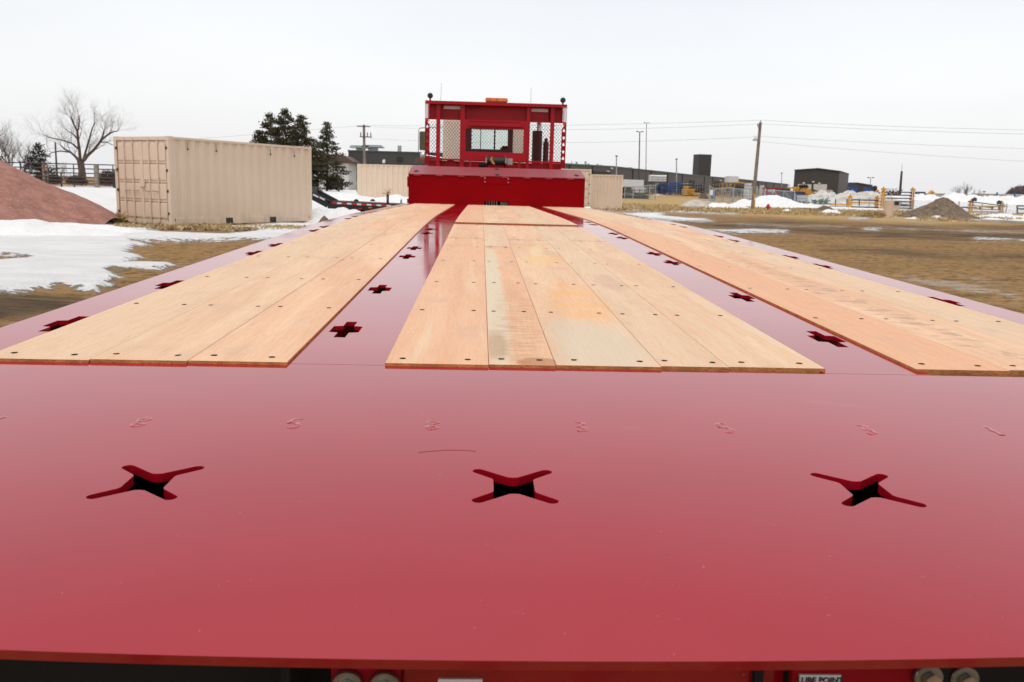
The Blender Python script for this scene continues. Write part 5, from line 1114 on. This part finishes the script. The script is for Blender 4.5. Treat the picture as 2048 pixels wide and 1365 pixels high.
v = TL(774, 397); mb = MB(); mb.box((v.x-.04, .03, v.z-.04), (v.x+.04, .045, v.z+.04)); mb.cyl((v.x, .02, v.z), (v.x, .03, v.z), .03, n=8); mb.build('side_lamp', 'amber_lens', BTR)
rnd = random.Random(5); mb = MB(); v = TL(775, 388)
for _ in range(26):
    d = Vector((rnd.gauss(0, .5), rnd.gauss(0, .4), rnd.uniform(.0, 1.2))).normalized()*rnd.uniform(.08, .36); mb.tube([(v.x, .1, v.z), (v.x+d.x*.6, .1+d.y, v.z+d.z*.7), (v.x+d.x, .1+d.y, v.z+d.z-.03)], [.012, .012, .003], 4)
mb.build('frayed_rope', 'lumber', BTR)
mb = MB(); v = TL(802, 406); w_ = TL(802, 398); mb.tube([(v.x, .1, v.z), (v.x, .1, w_.z)], [.05, .01], 8); mb.build('stake', 'black_paint', BTR)

# ------------------------------------------------------------------ the storage yard behind the right hand fence
def yt(name, label, cat, px_, Y, group=None): return thing(name, label, cat, PG(px_, Y), 0, group)
def ybox(mb, t, x0, x1, y0, y1, Y, dep, dy=0):
    o = t.location; a, b_ = P(x0, y1, Y), P(x1, y0, Y); mb.box((a.x-o.x, Y-o.y+dy, a.z-o.z), (b_.x-o.x, Y-o.y+dy+dep, b_.z-o.z)); return mb
def ybar(mb, t, p, q, Y, wd=.1, dy=0):
    o = t.location; a, b_ = P(*p, Y), P(*q, Y); mb.bar((a.x-o.x, Y-o.y+dy, a.z-o.z), (b_.x-o.x, Y-o.y+dy, b_.z-o.z), wd); return mb
def base_of(t): return t.location.z
# white box trailers
t = yt('box_trailer', 'white box trailer parked behind the grey gate frames', 'trailer', 1266, 165); mb = MB(); ybox(mb, t, 1243, 1288, 360.5, 374.5, 165, 2.5); mb.build('box_body', 'trailer_white', t, bevel=.05)
mb = MB(); a = P(1244, 361, 165).x-t.location.x; mb.prism([(a, 3.95-.0), (a+2.6, 3.95)], 0, 1) if False else None
for x in (1255, 1272): wheel(t, PX(x, 165)-t.location.x, 1.2, .5, 2.2)
mb = MB(); ybox(mb, t, 1245, 1287, 374.6, 377, 165, 2.2, .15); mb.build('chassis', 'black_paint', t)
t = yt('box_trailer', 'low white trailer body in front of the white box trailer', 'trailer', 1288, 152); mb = MB(); ybox(mb, t, 1267, 1298, 376, 386, 152, 2.4); mb.build('box_body', 'white_tarp', t, bevel=.1)
for x in (1275, 1291): wheel(t, PX(x, 152)-t.location.x, 1.2, .42, 2.1)
# steel gate section at the left of the yard
def mesh_fence(label, pts, ytop, Ys, group='chain link fence and gates', rail=True, wire_=True, diag=False, name='chain_link_fence', cat='fence', nd=1):
    o = PG(pts[0], Ys[0]); t = thing(name, label, cat, o, 0, group); V = []
    for x, yt_, Y in zip(pts, ytop, Ys): b = PG(x, Y); V.append((b-o, Vector((b.x-o.x, b.y-o.y, PT(x, yt_, Y)-o.z))))
    for (b, tp_) in V: mb = MB(); mb.cyl(b-Vector((0, 0, .1)), tp_+Vector((0, 0, .1)), .055, n=8); mb.build('fence_post', 'galvanised', t)
    for (b, tp_), (b2, tp2) in zip(V, V[1:]):
        if rail: mb = MB(); mb.cyl(tp_, tp2, .038, n=6); mb.build('top_rail', 'galvanised', t)
        if diag:
            mb = MB(); mb.cyl(b+Vector((0, 0, .15)), b2+Vector((0, 0, .15)), .04, n=6); mb.build('bottom_rail', 'galvanised', t)
            for k in range(nd): u0, u1 = k/nd, (k+1)/nd; mb = MB(); mb.cyl(tp_.lerp(tp2, u0), (b+Vector((0, 0, .15))).lerp(b2+Vector((0, 0, .15)), u1), .03, n=6); mb.build('brace', 'galvanised', t)
            for k in range(1, nd): u0 = k/nd; mb = MB(); mb.cyl(tp_.lerp(tp2, u0), b.lerp(b2, u0), .03, n=6); mb.build('stile', 'galvanised', t)
        if wire_:
            mb = MB(); a, c_ = b+Vector((0, .02, .05)), b2+Vector((0, .02, .05)); d = (c_-a); L = d.length; mb.add([(0, 0, 0), (L, 0, 0), (L, 0, (tp2-c_).z), (0, 0, (tp_-a).z)], [(0, 1, 2, 3)]); w_ = mb.build('wire_mesh', 'chain_wire', t); w_.location = a; w_.rotation_euler = (0, 0, math.atan2(d.y, d.x))
    return t
mesh_fence('short grey mesh fence right of the plain container end', [1249, 1266, 1299, 1310.5], [373.5, 373.5, 371, 371], [110, 110, 110, 118])
g_ = mesh_fence('wide grey swing gate with a white notice on it left of the utility pole', [1418, 1428, 1465.5], [372, 378, 376], [110, 110, 110], diag=True, name='yard_gate', cat='gate', nd=2)
mb = MB(); o = g_.location; v0, v1 = P(1419, 391, 109.8), P(1426.5, 380.5, 109.8); mb.box((v0.x-o.x, -.22, v0.z-o.z), (v1.x-o.x, -.19, v1.z-o.z)); mb.box((v0.x-o.x+.06, -.226, v1.z-o.z-.2), (v1.x-o.x-.06, -.221, v1.z-o.z-.1)); mb.build('notice_board', 'sticker_white', g_)
mesh_fence('long grey sliding gate with diagonal braces behind the clean snow heap', [1467, 1500, 1545, 1589], [378, 379.5, 381, 383.5], [110.5]*4, diag=True, name='yard_gate', cat='gate', nd=2)
mesh_fence('chain link fence running right from the sliding gate to the right edge', [1591, 1615, 1657, 1698, 1740, 1785, 1829, 1874, 1920, 1967, 2016, 2070], [389, 391, 392, 394.5, 396.5, 399, 401, 403, 405, 407, 409.5, 412], [110, 109, 107, 105, 103, 100, 97, 95, 93, 91, 89, 87], rail=False)
# racks with stacked goods
def rack_(label, x0, x1, y0, y1, Y, cols, rows_, mt, mg, dep=1.6, seed=0, group='loaded storage racks in the yard', fill=.8, cat='rack'):
    t = yt('storage_rack', label, cat, (x0+x1)/2, Y, group); o = t.location; X0_, X1_ = PX(x0, Y)-o.x, PX(x1, Y)-o.x; H = PT(x0, y0, Y)-o.z; rnd = random.Random(seed)
    for i in range(cols+1):
        u = X0_+(X1_-X0_)*i/cols
        for dy in (0, dep): mb = MB(); mb.box((u-.05, dy-.05, 0), (u+.05, dy+.05, H)); mb.build('upright', mt, t)
    for j in range(rows_):
        z = .15+(H-.2)*j/rows_; mb = MB(); mb.box((X0_, -.08, z), (X1_, -.051, z+.1)); mb.build('shelf_beam', mt, t); mb = MB(); mb.box((X0_, dep+.051, z), (X1_, dep+.08, z+.1)); mb.build('shelf_beam', mt, t)
        for i in range(cols):
            if rnd.random() > fill: continue
            a, b_ = X0_+(X1_-X0_)*(i+.1)/cols, X0_+(X1_-X0_)*(i+.9)/cols; hh_ = (H-.2)/rows_*rnd.uniform(.35, .75); m_ = mg[rnd.randrange(len(mg))]; mb = MB(); k = max(1, int(hh_/.16))
            for q in range(k):
                zz = z+.12+q*hh_/k
                for w_ in range(6): c_ = a+(b_-a)*(w_+.5)/6; mb.cyl((c_, -.25-.1*rnd.random(), zz+hh_/k/2), (c_, dep+.2, zz+hh_/k/2), min(hh_/k, (b_-a)/6)*.45, n=6)
            mb.build('stacked_pipe', m_, t)
    return t
t = rack_('dark crowded rack carrying a bundle wrapped in white sheeting', 1296, 1332, 364, 388, 150, 3, 3, 'pipe_dark', ['pipe_dark', 'dark_steel', 'gray_box', 'navy_paint'], seed=1, fill=.95)
heapo = MB(); rnd = random.Random(3)
t = yt('wrapped_bundle', 'bundle wrapped in white sheeting lying on top of the dark rack', 'bundle', 1314, 150); o = t.location; z0_ = PT(1314, 363.4, 150)-o.z; z1_ = PT(1314, 350.5, 150)-o.z; a, b_ = PX(1299, 150)-o.x, PX(1331, 150)-o.x
for k in range(3):
    mb = MB(); n_ = 16; vs = []; zz = z0_+(z1_-z0_)*k/3; hh_ = (z1_-z0_)/3
    for i in range(n_+1):
        x = a+(b_-a)*i/n_; s_ = hh_*(.92+.16*math.sin(i*1.9+k)); vs += [(x, 0, zz), (x, -.08+.06*math.sin(i*2.3), zz+s_*.5), (x, .1, zz+s_), (x, 1.6, zz+s_), (x, 1.7, zz)]
    mb.add(vs, [(i*5+j, i*5+(j+1) % 5, (i+1)*5+(j+1) % 5, (i+1)*5+j) for i in range(n_) for j in range(5)]+[(0, 1, 2, 3, 4), tuple(n_*5+j for j in (4, 3, 2, 1, 0))]); mb.build('wrapped_layer', 'white_tarp', t)
rack_('blue pipe rack right of the dark crowded one', 1321, 1342, 366, 391, 148, 2, 5, 'blue_paint', ['navy_paint', 'pipe_dark', 'blue_paint', 'dark_steel'], seed=4, fill=.95)
rack_('blue pipe rack touching the orange stacks', 1344, 1365, 363, 391, 150, 2, 5, 'blue_paint', ['navy_paint', 'blue_paint', 'dark_steel'], seed=5, fill=.95)
rack_('rack of silver roller ends behind the orange stacks', 1361, 1383, 364, 384, 160, 3, 4, 'dark_steel', ['galvanised', 'white_tarp', 'gray_box'], seed=6, fill=1)
rack_('rack of pale rings between the lumber and the gate', 1391, 1407, 368, 390, 156, 3, 5, 'dark_steel', ['galvanised', 'gray_box', 'pipe_dark'], seed=7, fill=1)
def stack(label, x0, x1, y0, Y, n_, m, dep=1.6, group='stacks and crates in the yard', name='lumber_stack', cat='stack', ybase=None):
    t = yt(name, label, cat, (x0+x1)/2, Y, group); o = t.location; a, b_ = PX(x0, Y)-o.x, PX(x1, Y)-o.x; H = PT(x0, y0, Y)-o.z; zb_ = 0 if ybase is None else PT(x0, ybase, Y)-o.z; rnd = random.Random(int(x0))
    for k in range(n_):
        z = zb_+.1+(H-zb_-.1)*k/n_; h = (H-zb_-.1)/n_; j = rnd.uniform(-.04, .04); mb = MB(); mb.box((a+j, 0, z+.04), (b_+j, dep, z+h-.005)); mb.build('layer', m, t, bevel=.01)
        mb = MB()
        for u in (.1, .5, .85): mb.box((a+(b_-a)*u, -.01, z-.055), (a+(b_-a)*u+.1, dep+.01, z+.035))
        mb.build('bearer', 'pipe_dark', t)
    return t
stack('orange crate stack behind the pale lumber', 1365, 1377, 372, 150, 3, 'orange_paint'); stack('tall stack of yellow lumber beside the blue rack', 1367, 1376, 378, 144, 3, 'lumber'); stack('wide orange lumber stack', 1375.5, 1389, 378, 145, 3, 'orange_paint'); stack('low pale lumber stack at the right of the orange ones', 1387, 1401, 385.5, 143, 2, 'lumber')
heap('soil_mound', 'low whitish gravel spill in front of the dark rack', 'soil heap', [pk(1316, 140, 388, 14, 1.5)], 'snow_grey', .08, 30, 1.5, 41)
heap('tarp_pile', 'dark tarp-covered pile left of the wide gate', 'pile', [pk(1408, 130, 383, 10, 1.5)], 'pipe_dark', .1, 30, 1.5, 42)
# carts in front of the white trailers
for lab, x0, x1, y0 in (('dark wheeled cart with upright posts inside the short mesh fence', 1268, 1291, 378), ('small dark cart left of the wheeled one inside the mesh fence', 1249, 1260, 383)):
    t = yt('cart', lab, 'cart', (x0+x1)/2, 118, 'dark carts inside the fence'); mb = MB(); ybox(mb, t, x0, x1, 388.5, 392, 118, 1.2); mb.build('cart_bed', 'dark_steel', t)
    for x in (x0+1, (x0+x1)/2, x1-1): mb = MB(); ybar(mb, t, (x, 389), (x, y0), 118, .09); mb.build('post', 'dark_steel', t)
    mb = MB(); ybar(mb, t, (x0, y0+3), (x1, y0+3), 118, .08); mb.build('rail', 'dark_steel', t)
    for x in (x0+2, x1-2): wheel(t, PX(x, 118)-t.location.x, .6, .26, 1.3)
# goods between the gates and the warehouse
t = yt('storage_tank', 'white square tank standing on the far roofline behind the yard', 'tank', 1466, 200); mb = MB(); ybox(mb, t, 1456, 1478, 353, 366, 200, 3.0); mb.build('tank_body', 'white_tarp', t, bevel=.12)
mb = MB()
for x in (1457, 1467, 1476.5): ybar(mb, t, (x, 366), (x, 390), 200, .2, .5)
mb.build('tank_leg', 'dark_steel', t)
rack_('yellow pallet rack with mixed goods behind the wide gate', 1443, 1467, 367, 390, 150, 3, 3, 'yellow_paint', ['gray_box', 'navy_paint', 'pipe_dark', 'lumber'], seed=9, fill=.9)
rack_('brown rack with grey goods left of the yellow pallet rack', 1428, 1443, 366, 388, 152, 2, 3, 'pipe_dark', ['gray_box', 'lumber', 'pipe_dark'], seed=10, fill=1)
rack_('dark rack right of the yellow pallet rack', 1469, 1493, 370, 392, 150, 3, 3, 'dark_steel', ['gray_box', 'pipe_dark', 'navy_paint'], seed=11, fill=.9)
for lab, x0, x1, y0, Y, n_, m, nm, ct, yb_ in (('orange machine housing on top of the dark rack', 1470, 1487, 364.5, 150, 1, 'orange_paint', 'machine_housing', 'machine part', 369), ('small green machine cover beside the orange housing', 1483, 1491, 363, 153, 1, 'green_paint', 'machine_housing', 'machine part', 368),
                          ('tall stack of white wrapped bales left of the utility pole', 1493.5, 1502, 366.5, 140, 5, 'white_tarp', 'bale_stack', 'stack', None), ('grey crates stacked right of the utility pole', 1502.5, 1515, 373, 142, 3, 'gray_box', 'crate_stack', 'stack', None),
                          ('pale wrapped bales stacked low behind the sliding gate', 1493.5, 1505, 381, 130, 3, 'white_tarp', 'bale_stack', 'stack', None), ('small blue drum crate behind the wide gate', 1427, 1431, 381, 126, 2, 'blue_paint', 'crate_stack', 'stack', None), ('slim white cabinet left of the red container', 1524.5, 1527.5, 371, 150, 1, 'white_tarp', 'cabinet', 'cabinet', None),
                          ('white crate at the right of the orange crane', 1603, 1616, 391, 120, 2, 'gray_box', 'crate_stack', 'stack', None), ('low pale boxes before the right warehouse door', 1652, 1665, 380, 160, 2, 'gray_box', 'crate_stack', 'stack', None)):
    stack(lab, x0, x1, y0, Y, n_, m, name=nm, cat=ct, ybase=yb_)
t = yt('red_container', 'dark red storage container with white letters behind the clean snow heap', 'container', 1546, 138); o = t.location
mb = MB(); a, b_ = PX(1530.5, 138)-o.x, PX(1562, 138)-o.x; z1_ = PT(1530, 376.5, 138)-o.z; mb = corr(b_-a, z1_-.1, 14, .05); xf(mb, Matrix.Translation((a, 0, .1))); mb.build('side_wall', 'container_red', t)
mb = MB(); mb.box((a, .06, .1), (b_, 1.5, z1_-.01)); mb.box((a-.05, -.02, 0), (b_+.05, 1.5, .098)); mb.box((a-.05, -.02, z1_+.002), (b_+.05, 1.5, z1_+.08)); mb.build('frame', 'container_red', t)
mb = MB(); mb.box((a-.08, -.03, .2), (a-.01, .2, z1_)); mb.build('corner_post', 'white_tarp', t)
text('HLB', .62, (a+.95, -.06, z1_-.42), (math.pi/2, 0, 0), 'sticker_white', t, .01)
for lab, x0, x1, y0, Y, m in (('dark open bin left of the blue skip', 1563, 1586, 382, 130, 'dark_steel'), ('dark blue open skip below the orange crane', 1590, 1610, 384.5, 124, 'navy_paint'), ('dark pallet load behind the right part of the sliding gate', 1560, 1580, 378, 145, 'pipe_dark')):
    t = yt('skip', lab, 'skip', (x0+x1)/2, Y, 'open skips in the yard'); o = t.location; a, b_ = PX(x0, Y)-o.x, PX(x1, Y)-o.x; h = PT(x0, y0, Y)-o.z
    mb = MB(); mb.prism([(a+.2, 0), (b_-.2, 0), (b_, h), (a, h)], 0, .05, 'y'); mb.prism([(a+.2, 0), (b_-.2, 0), (b_, h), (a, h)], 1.45, 1.5, 'y'); mb.box((a+.2, .051, 0), (b_-.2, 1.449, .08)); mb.build('skip_shell', m, t)
    mb = MB(); mb.box((a-.04, -.04, h+.001), (b_+.04, -.0, h+.08)); mb.box((a-.04, 1.5, h+.001), (b_+.04, 1.54, h+.08)); mb.build('rim', 'dark_steel', t)
# orange crane / loader arms
t = yt('orange_loader', 'long orange machine with black panels in front of the warehouse', 'machine', 1600, 150); Y = 150
mb = MB()
for p, q, w_ in (((1563, 380), (1586, 375.5), .22), ((1584, 376), (1601, 377), .35), ((1590, 375), (1596, 383), .3), ((1599, 377), (1626, 384), .35), ((1610, 378), (1629, 383), .3), ((1604, 381), (1624, 389.5), .5)): ybar(mb, t, p, q, Y, w_)
mb.build('boom', 'orange_paint', t)
mb = MB(); ybox(mb, t, 1611, 1627, 383, 391, Y, 1.6, .4); ybox(mb, t, 1594, 1603, 378, 384, Y, 1.2, .4); mb.build('machine_body', 'yellow_paint', t)
for k in range(4): x = 1598+k*4.3; mb = MB(); ybar(mb, t, (x, 371), (x+4, 375.5), Y, .38, -.1); mb.build('black_panel', 'black_paint', t)
mb = MB()
for k in range(7): ybar(mb, t, (1622+k*1.8, 378+.6*k), (1625+k*1.5, 383), Y, .12, -.3)
mb.build('linkage', 'dark_steel', t)
for x in (1614, 1623): wheel(t, PX(x, Y)-t.location.x, 1.0, .5, 1.8)
o_ = heap('tarp_pile', 'turquoise tarp spread between the two dirty snow heaps', 'tarp', [pk(1667, 130, 382, 12, 2)], 'teal_tarp', .1, 30, 1, 44)
# green field machinery
t = yt('green_implement', 'tangled dark green field implement in front of the dirty pointed snow heap', 'implement', 1645, 112); rnd = random.Random(12)
mb = MB()
for k in range(26): x = rnd.uniform(1630, 1660); y = rnd.uniform(399, 409); ybar(mb, t, (x, y), (x+rnd.uniform(-7, 7), y+rnd.uniform(-5, 5)), 112, .09, rnd.uniform(0, 1.2))
mb.build('implement_frame', 'green_paint', t)
mb = MB(); ybar(mb, t, (1628, 404), (1662, 402), 112, .18, .3); ybar(mb, t, (1630, 409), (1662, 408), 112, .15, .1); mb.build('tool_bar', 'green_paint', t)
for x in (1634, 1646, 1657): wheel(t, PX(x, 112)-t.location.x, .5, .3, .25)
t = yt('steel_bundle', 'dark rusty steel pieces left of the green implement', 'scrap', 1618, 113)
mb = MB()
for k in range(22): x = rnd.uniform(1600, 1628); y = rnd.uniform(402, 411); ybar(mb, t, (x, y), (x+rnd.uniform(-6, 6), y+rnd.uniform(-4, 3)), 113, .1, rnd.uniform(0, 1))
mb.build('steel_piece', 'brush_brown', t)
mb = MB()
for k in range(9): x = rnd.uniform(1590, 1628); ybar(mb, t, (x, 410), (x+10, 409.6+rnd.uniform(-1, 1)), 113, .12, rnd.uniform(0, 1))
mb.build('pipe', 'green_paint', t)
# blue boxes
BBG = 'blue boxes and pillars far right'
for lab, x0, x1, y0, y1, Y in (('blue box behind the dirty snow ridge, nearer the warehouse', 1699.5, 1714, 373.5, 383, 150), ('blue box behind the dirty snow ridge, nearer the yellow racks', 1733.5, 1747, 374.5, 384, 150)):
    t = yt('blue_box', lab, 'bin', (x0+x1)/2, Y, BBG); o = t.location; a, b_ = PX(x0, Y)-o.x, PX(x1, Y)-o.x; h = PT(x0, y0, Y)-o.z; mb = MB(); mb.box((a, 0, .3), (b_, 1.6, h-.06)); mb.build('bin_body', 'blue_paint', t, bevel=.04)
    mb = MB(); mb.box((a-.04, -.05, h-.059), (b_+.04, 1.65, h)); mb.build('lid', 'blue_paint', t); mb = MB(); mb.box((a+.1, .1, -.1), (a+.3, 1.5, .299)); mb.box((b_-.3, .1, -.1), (b_-.1, 1.5, .299)); mb.build('skid', 'dark_steel', t)
for x, lab in ((1994.5, 'left blue pillar standing before the low white buildings'), (2030, 'right blue pillar standing before the low white buildings')):
    t = yt('blue_pillar', lab, 'pillar', x, 150, BBG); mb = MB(); ybox(mb, t, x-1.6, x+1.6, 385, 400, 150, .3); mb.build('column', 'blue_paint', t); mb = MB(); ybar(mb, t, (x-9, 395.5), (x+2, 396.5), 150, .15, .1); mb.build('arm', 'navy_paint', t)
t = yt('scrap_row', 'row of dark and rusty machine parts on the far side behind the yellow racks', 'scrap', 1790, 150); rnd = random.Random(15)
mb = MB()
for k in range(34): x = rnd.uniform(1752, 1808); y = rnd.uniform(383, 391); ybar(mb, t, (x, y), (x+rnd.uniform(-4, 4), y-rnd.uniform(0, 5)), 150, .14, rnd.uniform(0, 1.5))
mb.build('machine_part', 'pipe_dark', t)
mb = MB()
for k in range(9): x = 1772+k*3.0; ybar(mb, t, (x, 388), (x, 376+2*rnd.random()), 150, .06, .4)
mb.build('upright_rod', 'dark_steel', t)
mb = MB(); ybox(mb, t, 1782, 1797, 387, 391, 150, 1.2, .3); ybar(mb, t, (1752, 390), (1810, 391.5), 150, .3, .2); mb.build('rusty_beam', 'rust_sign', t)
t = yt('rusty_machine', 'dark machine with orange parts between the blue box and the yellow racks', 'machine', 1752, 145); mb = MB(); ybox(mb, t, 1747, 1755, 373, 381, 145, 1.2); ybar(mb, t, (1748, 372), (1752, 380), 145, .3, -.2); ybar(mb, t, (1747, 381), (1757, 383), 145, .3); mb.build('machine_body', 'pipe_dark', t, bevel=.05)
mb = MB(); ybar(mb, t, (1750, 381.5), (1756, 382.5), 145, .3, -.25); mb.build('orange_beam', 'orange_paint', t)
t = yt('steel_racks', 'dark steel frame block right of the tall yellow posts', 'steel frame', 1840, 135); 
for k in range(4): mb = MB(); ybar(mb, t, (1832+k*5.6, 384), (1832+k*5.6, 396), 135, .22); mb.build('upright', 'dark_steel', t)
for k in range(3): mb = MB(); ybar(mb, t, (1831, 385+k*3.6), (1850, 385.5+k*3.6), 135, .2); mb.build('beam', 'dark_steel', t)
t = yt('orange_machine', 'orange curved machine part standing on the snow ridge', 'machine part', 1863, 128)
mb = MB(); o = t.location
V = [P(x, y, 128)-o for x, y in ((1858, 398), (1861, 392), (1859, 387), (1863, 383.5), (1867, 386), (1864, 391), (1868, 394))]; mb.tube([(v.x, .0, v.z) for v in V], [.3, .32, .25, .26, .22, .2, .16], 8); mb.build('casting', 'orange_paint', t, smooth=True)
t = yt('dark_vehicle', 'dark low machine peeking above the white snow ridge', 'machine', 1915, 128); mb = MB(); ybox(mb, t, 1910, 1922, 390, 397, 128, 1.6); mb.build('machine_body', 'black_paint', t, bevel=.1); mb = MB(); ybox(mb, t, 1913, 1916, 390.6, 392.5, 128, .05, -.06); ybox(mb, t, 1917.5, 1920, 390.6, 392.5, 128, .05, -.06); mb.build('green_cover', 'green_paint', t)
# yellow cradle racks
def cradle(t, px_, ytop, ybot, Y, m='orange_paint', wd=.5):
    o = t.location; top = PT(px_, ytop, Y)-o.z; bot = PT(px_, ybot, Y)-o.z; x = PX(px_, Y)-o.x; dy = Y-o.y; mb = MB(); n_ = max(3, int((top-bot)/.36))
    mb.box((x-wd*.30, dy-.08, bot), (x-wd*.12, dy+.08, top-.1)); mb.box((x+wd*.12, dy-.08, bot), (x+wd*.30, dy+.08, top-.25))
    for k in range(n_+1):
        z = bot+(top-bot-.25)*k/n_; mb.box((x-wd*.5, dy-.085, z), (x+wd*.5, dy-.001-.0, z+.085)); mb.prism([(x-wd*.55, z), (x-wd*.30, z), (x-wd*.42, z+.22), (x-wd*.6, z+.14)], dy-.07, dy+.07, 'y')
        if k % 2 == 0: mb.prism([(x+wd*.30, z+.02), (x+wd*.55, z+.05), (x+wd*.48, z+.2), (x+wd*.3, z+.16)], dy-.07, dy+.07, 'y')
    mb.prism([(x-wd*.3, top-.25), (x+wd*.35, top-.25), (x+wd*.2, top-.05), (x+.02, top+.02), (x-wd*.1, top+.16), (x-wd*.22, top+.02)], dy-.07, dy+.07, 'y'); return mb.build('cradle_post', m, t)
YG = 'yellow cradle racks along the fence'
Y = 98; t = thing('cradle_rack', 'tall yellow cradle rack holding dark horizontal bars', 'rack', PG(1795, Y), 0, YG)
for x, a, b_ in ((1766.5, 376, 418.5), (1825, 377, 420.5)):
    cradle(t, x, a, b_, Y, 'orange_paint', .52)
for y in (384.5, 390.5, 396.5, 403.2, 409.5, 416): mb = MB(); ybar(mb, t, (1770, y), (1822, y+.9), Y, .13, -.15); mb.build('dark_bar', 'dark_steel', t)
Y = 99; t = thing('cradle_rack', 'low yellow cradle rack with orange beams left of the tall one', 'rack', PG(1728, Y), 0, YG)
for x, a, b_ in ((1701.5, 391.5, 415), (1755.5, 393.5, 417)): cradle(t, x, a, b_, Y, 'orange_paint', .5)
for y, m in ((405.5, 'orange_paint'), (400, 'dark_steel'), (414, 'dark_steel')): mb = MB(); ybar(mb, t, (1703, y), (1755, y+1.2), Y, .14, -.12); mb.build('beam', m, t)
mb = MB(); ybar(mb, t, (1717, 398), (1717, 412), Y, .1, -.2); mb.build('strut', 'dark_steel', t)
Y = 101; t = thing('cradle_rack', 'long low frame of grey and orange beams left of the low yellow rack', 'rack', PG(1680, Y), 0, YG)
for y, m in ((409.5, 'orange_paint'), (413.5, 'dark_steel')): mb = MB(); ybar(mb, t, (1660, y), (1697, y+1.2), Y, .16); mb.build('beam', m, t)
for x in (1671, 1694): mb = MB(); ybar(mb, t, (x, 398), (x, 415), Y, .1); mb.build('upright', 'dark_steel', t)
Y = 93; t = thing('cradle_rack', 'orange cradle rack with a slanting dark bar right of the dirt heap', 'rack', PG(1975, Y), 0, YG)
for x, a, b_ in ((1945, 401, 426), (2006, 404.5, 427)): cradle(t, x, a, b_, Y, 'orange_paint', .6)
for y, m in ((412.5, 'yellow_paint'), (418.5, 'orange_paint'), (423.5, 'galvanised')): mb = MB(); ybar(mb, t, (1948, y), (2005, y+1.5), Y, .14, -.12); mb.build('beam', m, t)
mb = MB(); ybar(mb, t, (1933, 403.2), (2012, 413), Y, .10, -.3); mb.build('slanting_bar', 'dark_steel', t)
for x, y in ((1948, 398), (1997, 404)): mb = MB(); ybar(mb, t, (x-3.5, y+2), (x+3.5, y+1), Y, .28, -.1); ybar(mb, t, (x-1, y-2), (x+2, y+2), Y, .2, -.1); ybar(mb, t, (x-2, y+2), (x-3, y+5), Y, .1, -.1); ybar(mb, t, (x+2, y+2), (x+3, y+5), Y, .1, -.1); mb.build('blue_fitting', 'navy_paint', t)
for x in (1958, 1982, 1996): mb = MB(); ybar(mb, t, (x, 413.5), (x, 420), Y, .12, -.2); mb.build('strut', 'dark_steel', t)
Y = 92; t = thing('cradle_rack', 'dark two-beam frame cut by the right edge of the picture', 'steel frame', PG(2040, Y), 0, YG)
for y in (412, 418, 427): mb = MB(); ybar(mb, t, (2034, y), (2080, y+1.2), Y, .16); mb.build('beam', 'pipe_dark' if y > 415 else 'dark_steel', t)
mb = MB(); ybar(mb, t, (2034.5, 411), (2034.5, 429), Y, .12); mb.build('upright', 'dark_steel', t)
# service box and tan cylinder, kerb, hydrant
Y = 90; t = yt('service_box', 'dark electrical box on a tan pedestal behind the tan cylinder', 'electrical box', 1798, Y); o = t.location
mb = MB(); ybox(mb, t, 1791.5, 1800.5, 411, 420, Y, .5); mb.build('pedestal', 'pillar_tan', t, bevel=.02); mb = MB(); ybox(mb, t, 1791.5, 1797.5, 403.5, 410.8, Y, .5, -.02); mb.build('cabinet', 'black_paint', t, bevel=.02); mb = MB(); ybox(mb, t, 1797.8, 1804, 404.5, 410.8, Y, .5); mb.build('meter_case', 'galvanised', t, bevel=.02)
Y = 63; t = thing('concrete_cylinder', 'pale tan upright concrete cylinder on a flat slab near the dirt heap', 'pillar', PG(1780, Y)); h = PT(1780, 401, Y); r_ = 9.2*Y/F
mb = MB(); mb.tube([(0, 0, -.02), (0, 0, h*.5), (0, 0, h-.03), (0, 0, h)], [r_, r_, r_, r_*.96], 36); o = mb.build('cylinder', 'pillar_tan', t)
mb = MB(); mb.box((-1.0, -.9, -.1), (1.1, .9, .05)); mb.build('slab', 'pillar_tan', t, bevel=.02)
for lab, p, q, wz in (('pale concrete kerb behind the muddy yard at the right edge', (1930, 436.5, 61), (2110, 445.5, 55), .22), ('second pale kerb strip in front of the first at the right edge', (1935, 441, 57), (2110, 449, 52.5), .18)):
    a, b_ = PG(p[0], p[2]), PG(q[0], q[2]); mb = MB(); mb.bar(Vector((0, 0, .05)), Vector((b_.x-a.x, b_.y-a.y, .05)), wz, .14); o = mb.build('kerb', 'snow_grey', bevel=.02); o.location = a; tag(o, lab, 'kerb', 'kerbs at the right edge')
Y = 79; t = thing('fire_hydrant', 'small red fire hydrant on the dry grass right of the utility pole', 'fire hydrant', PG(1538, Y)); 
mb = MB(); mb.tube([(0, 0, 0), (0, 0, .06), (0, 0, .061), (0, 0, .40), (0, 0, .41), (0, 0, .45), (0, 0, .52), (0, 0, .56), (0, 0, .60)], [.17, .17, .11, .11, .15, .15, .11, .06, .03], 14); mb.build('hydrant_body', 'hydrant_red', t)
for s_ in (-1, 1): mb = MB(); mb.cyl((s_*.10, 0, .32), (s_*.19, 0, .32), .06, n=10); mb.build('side_cap', 'hydrant_red', t)
mb = MB(); mb.cyl((0, -.10, .28), (0, -.20, .28), .075, n=10); mb.build('front_cap', 'hydrant_red', t)
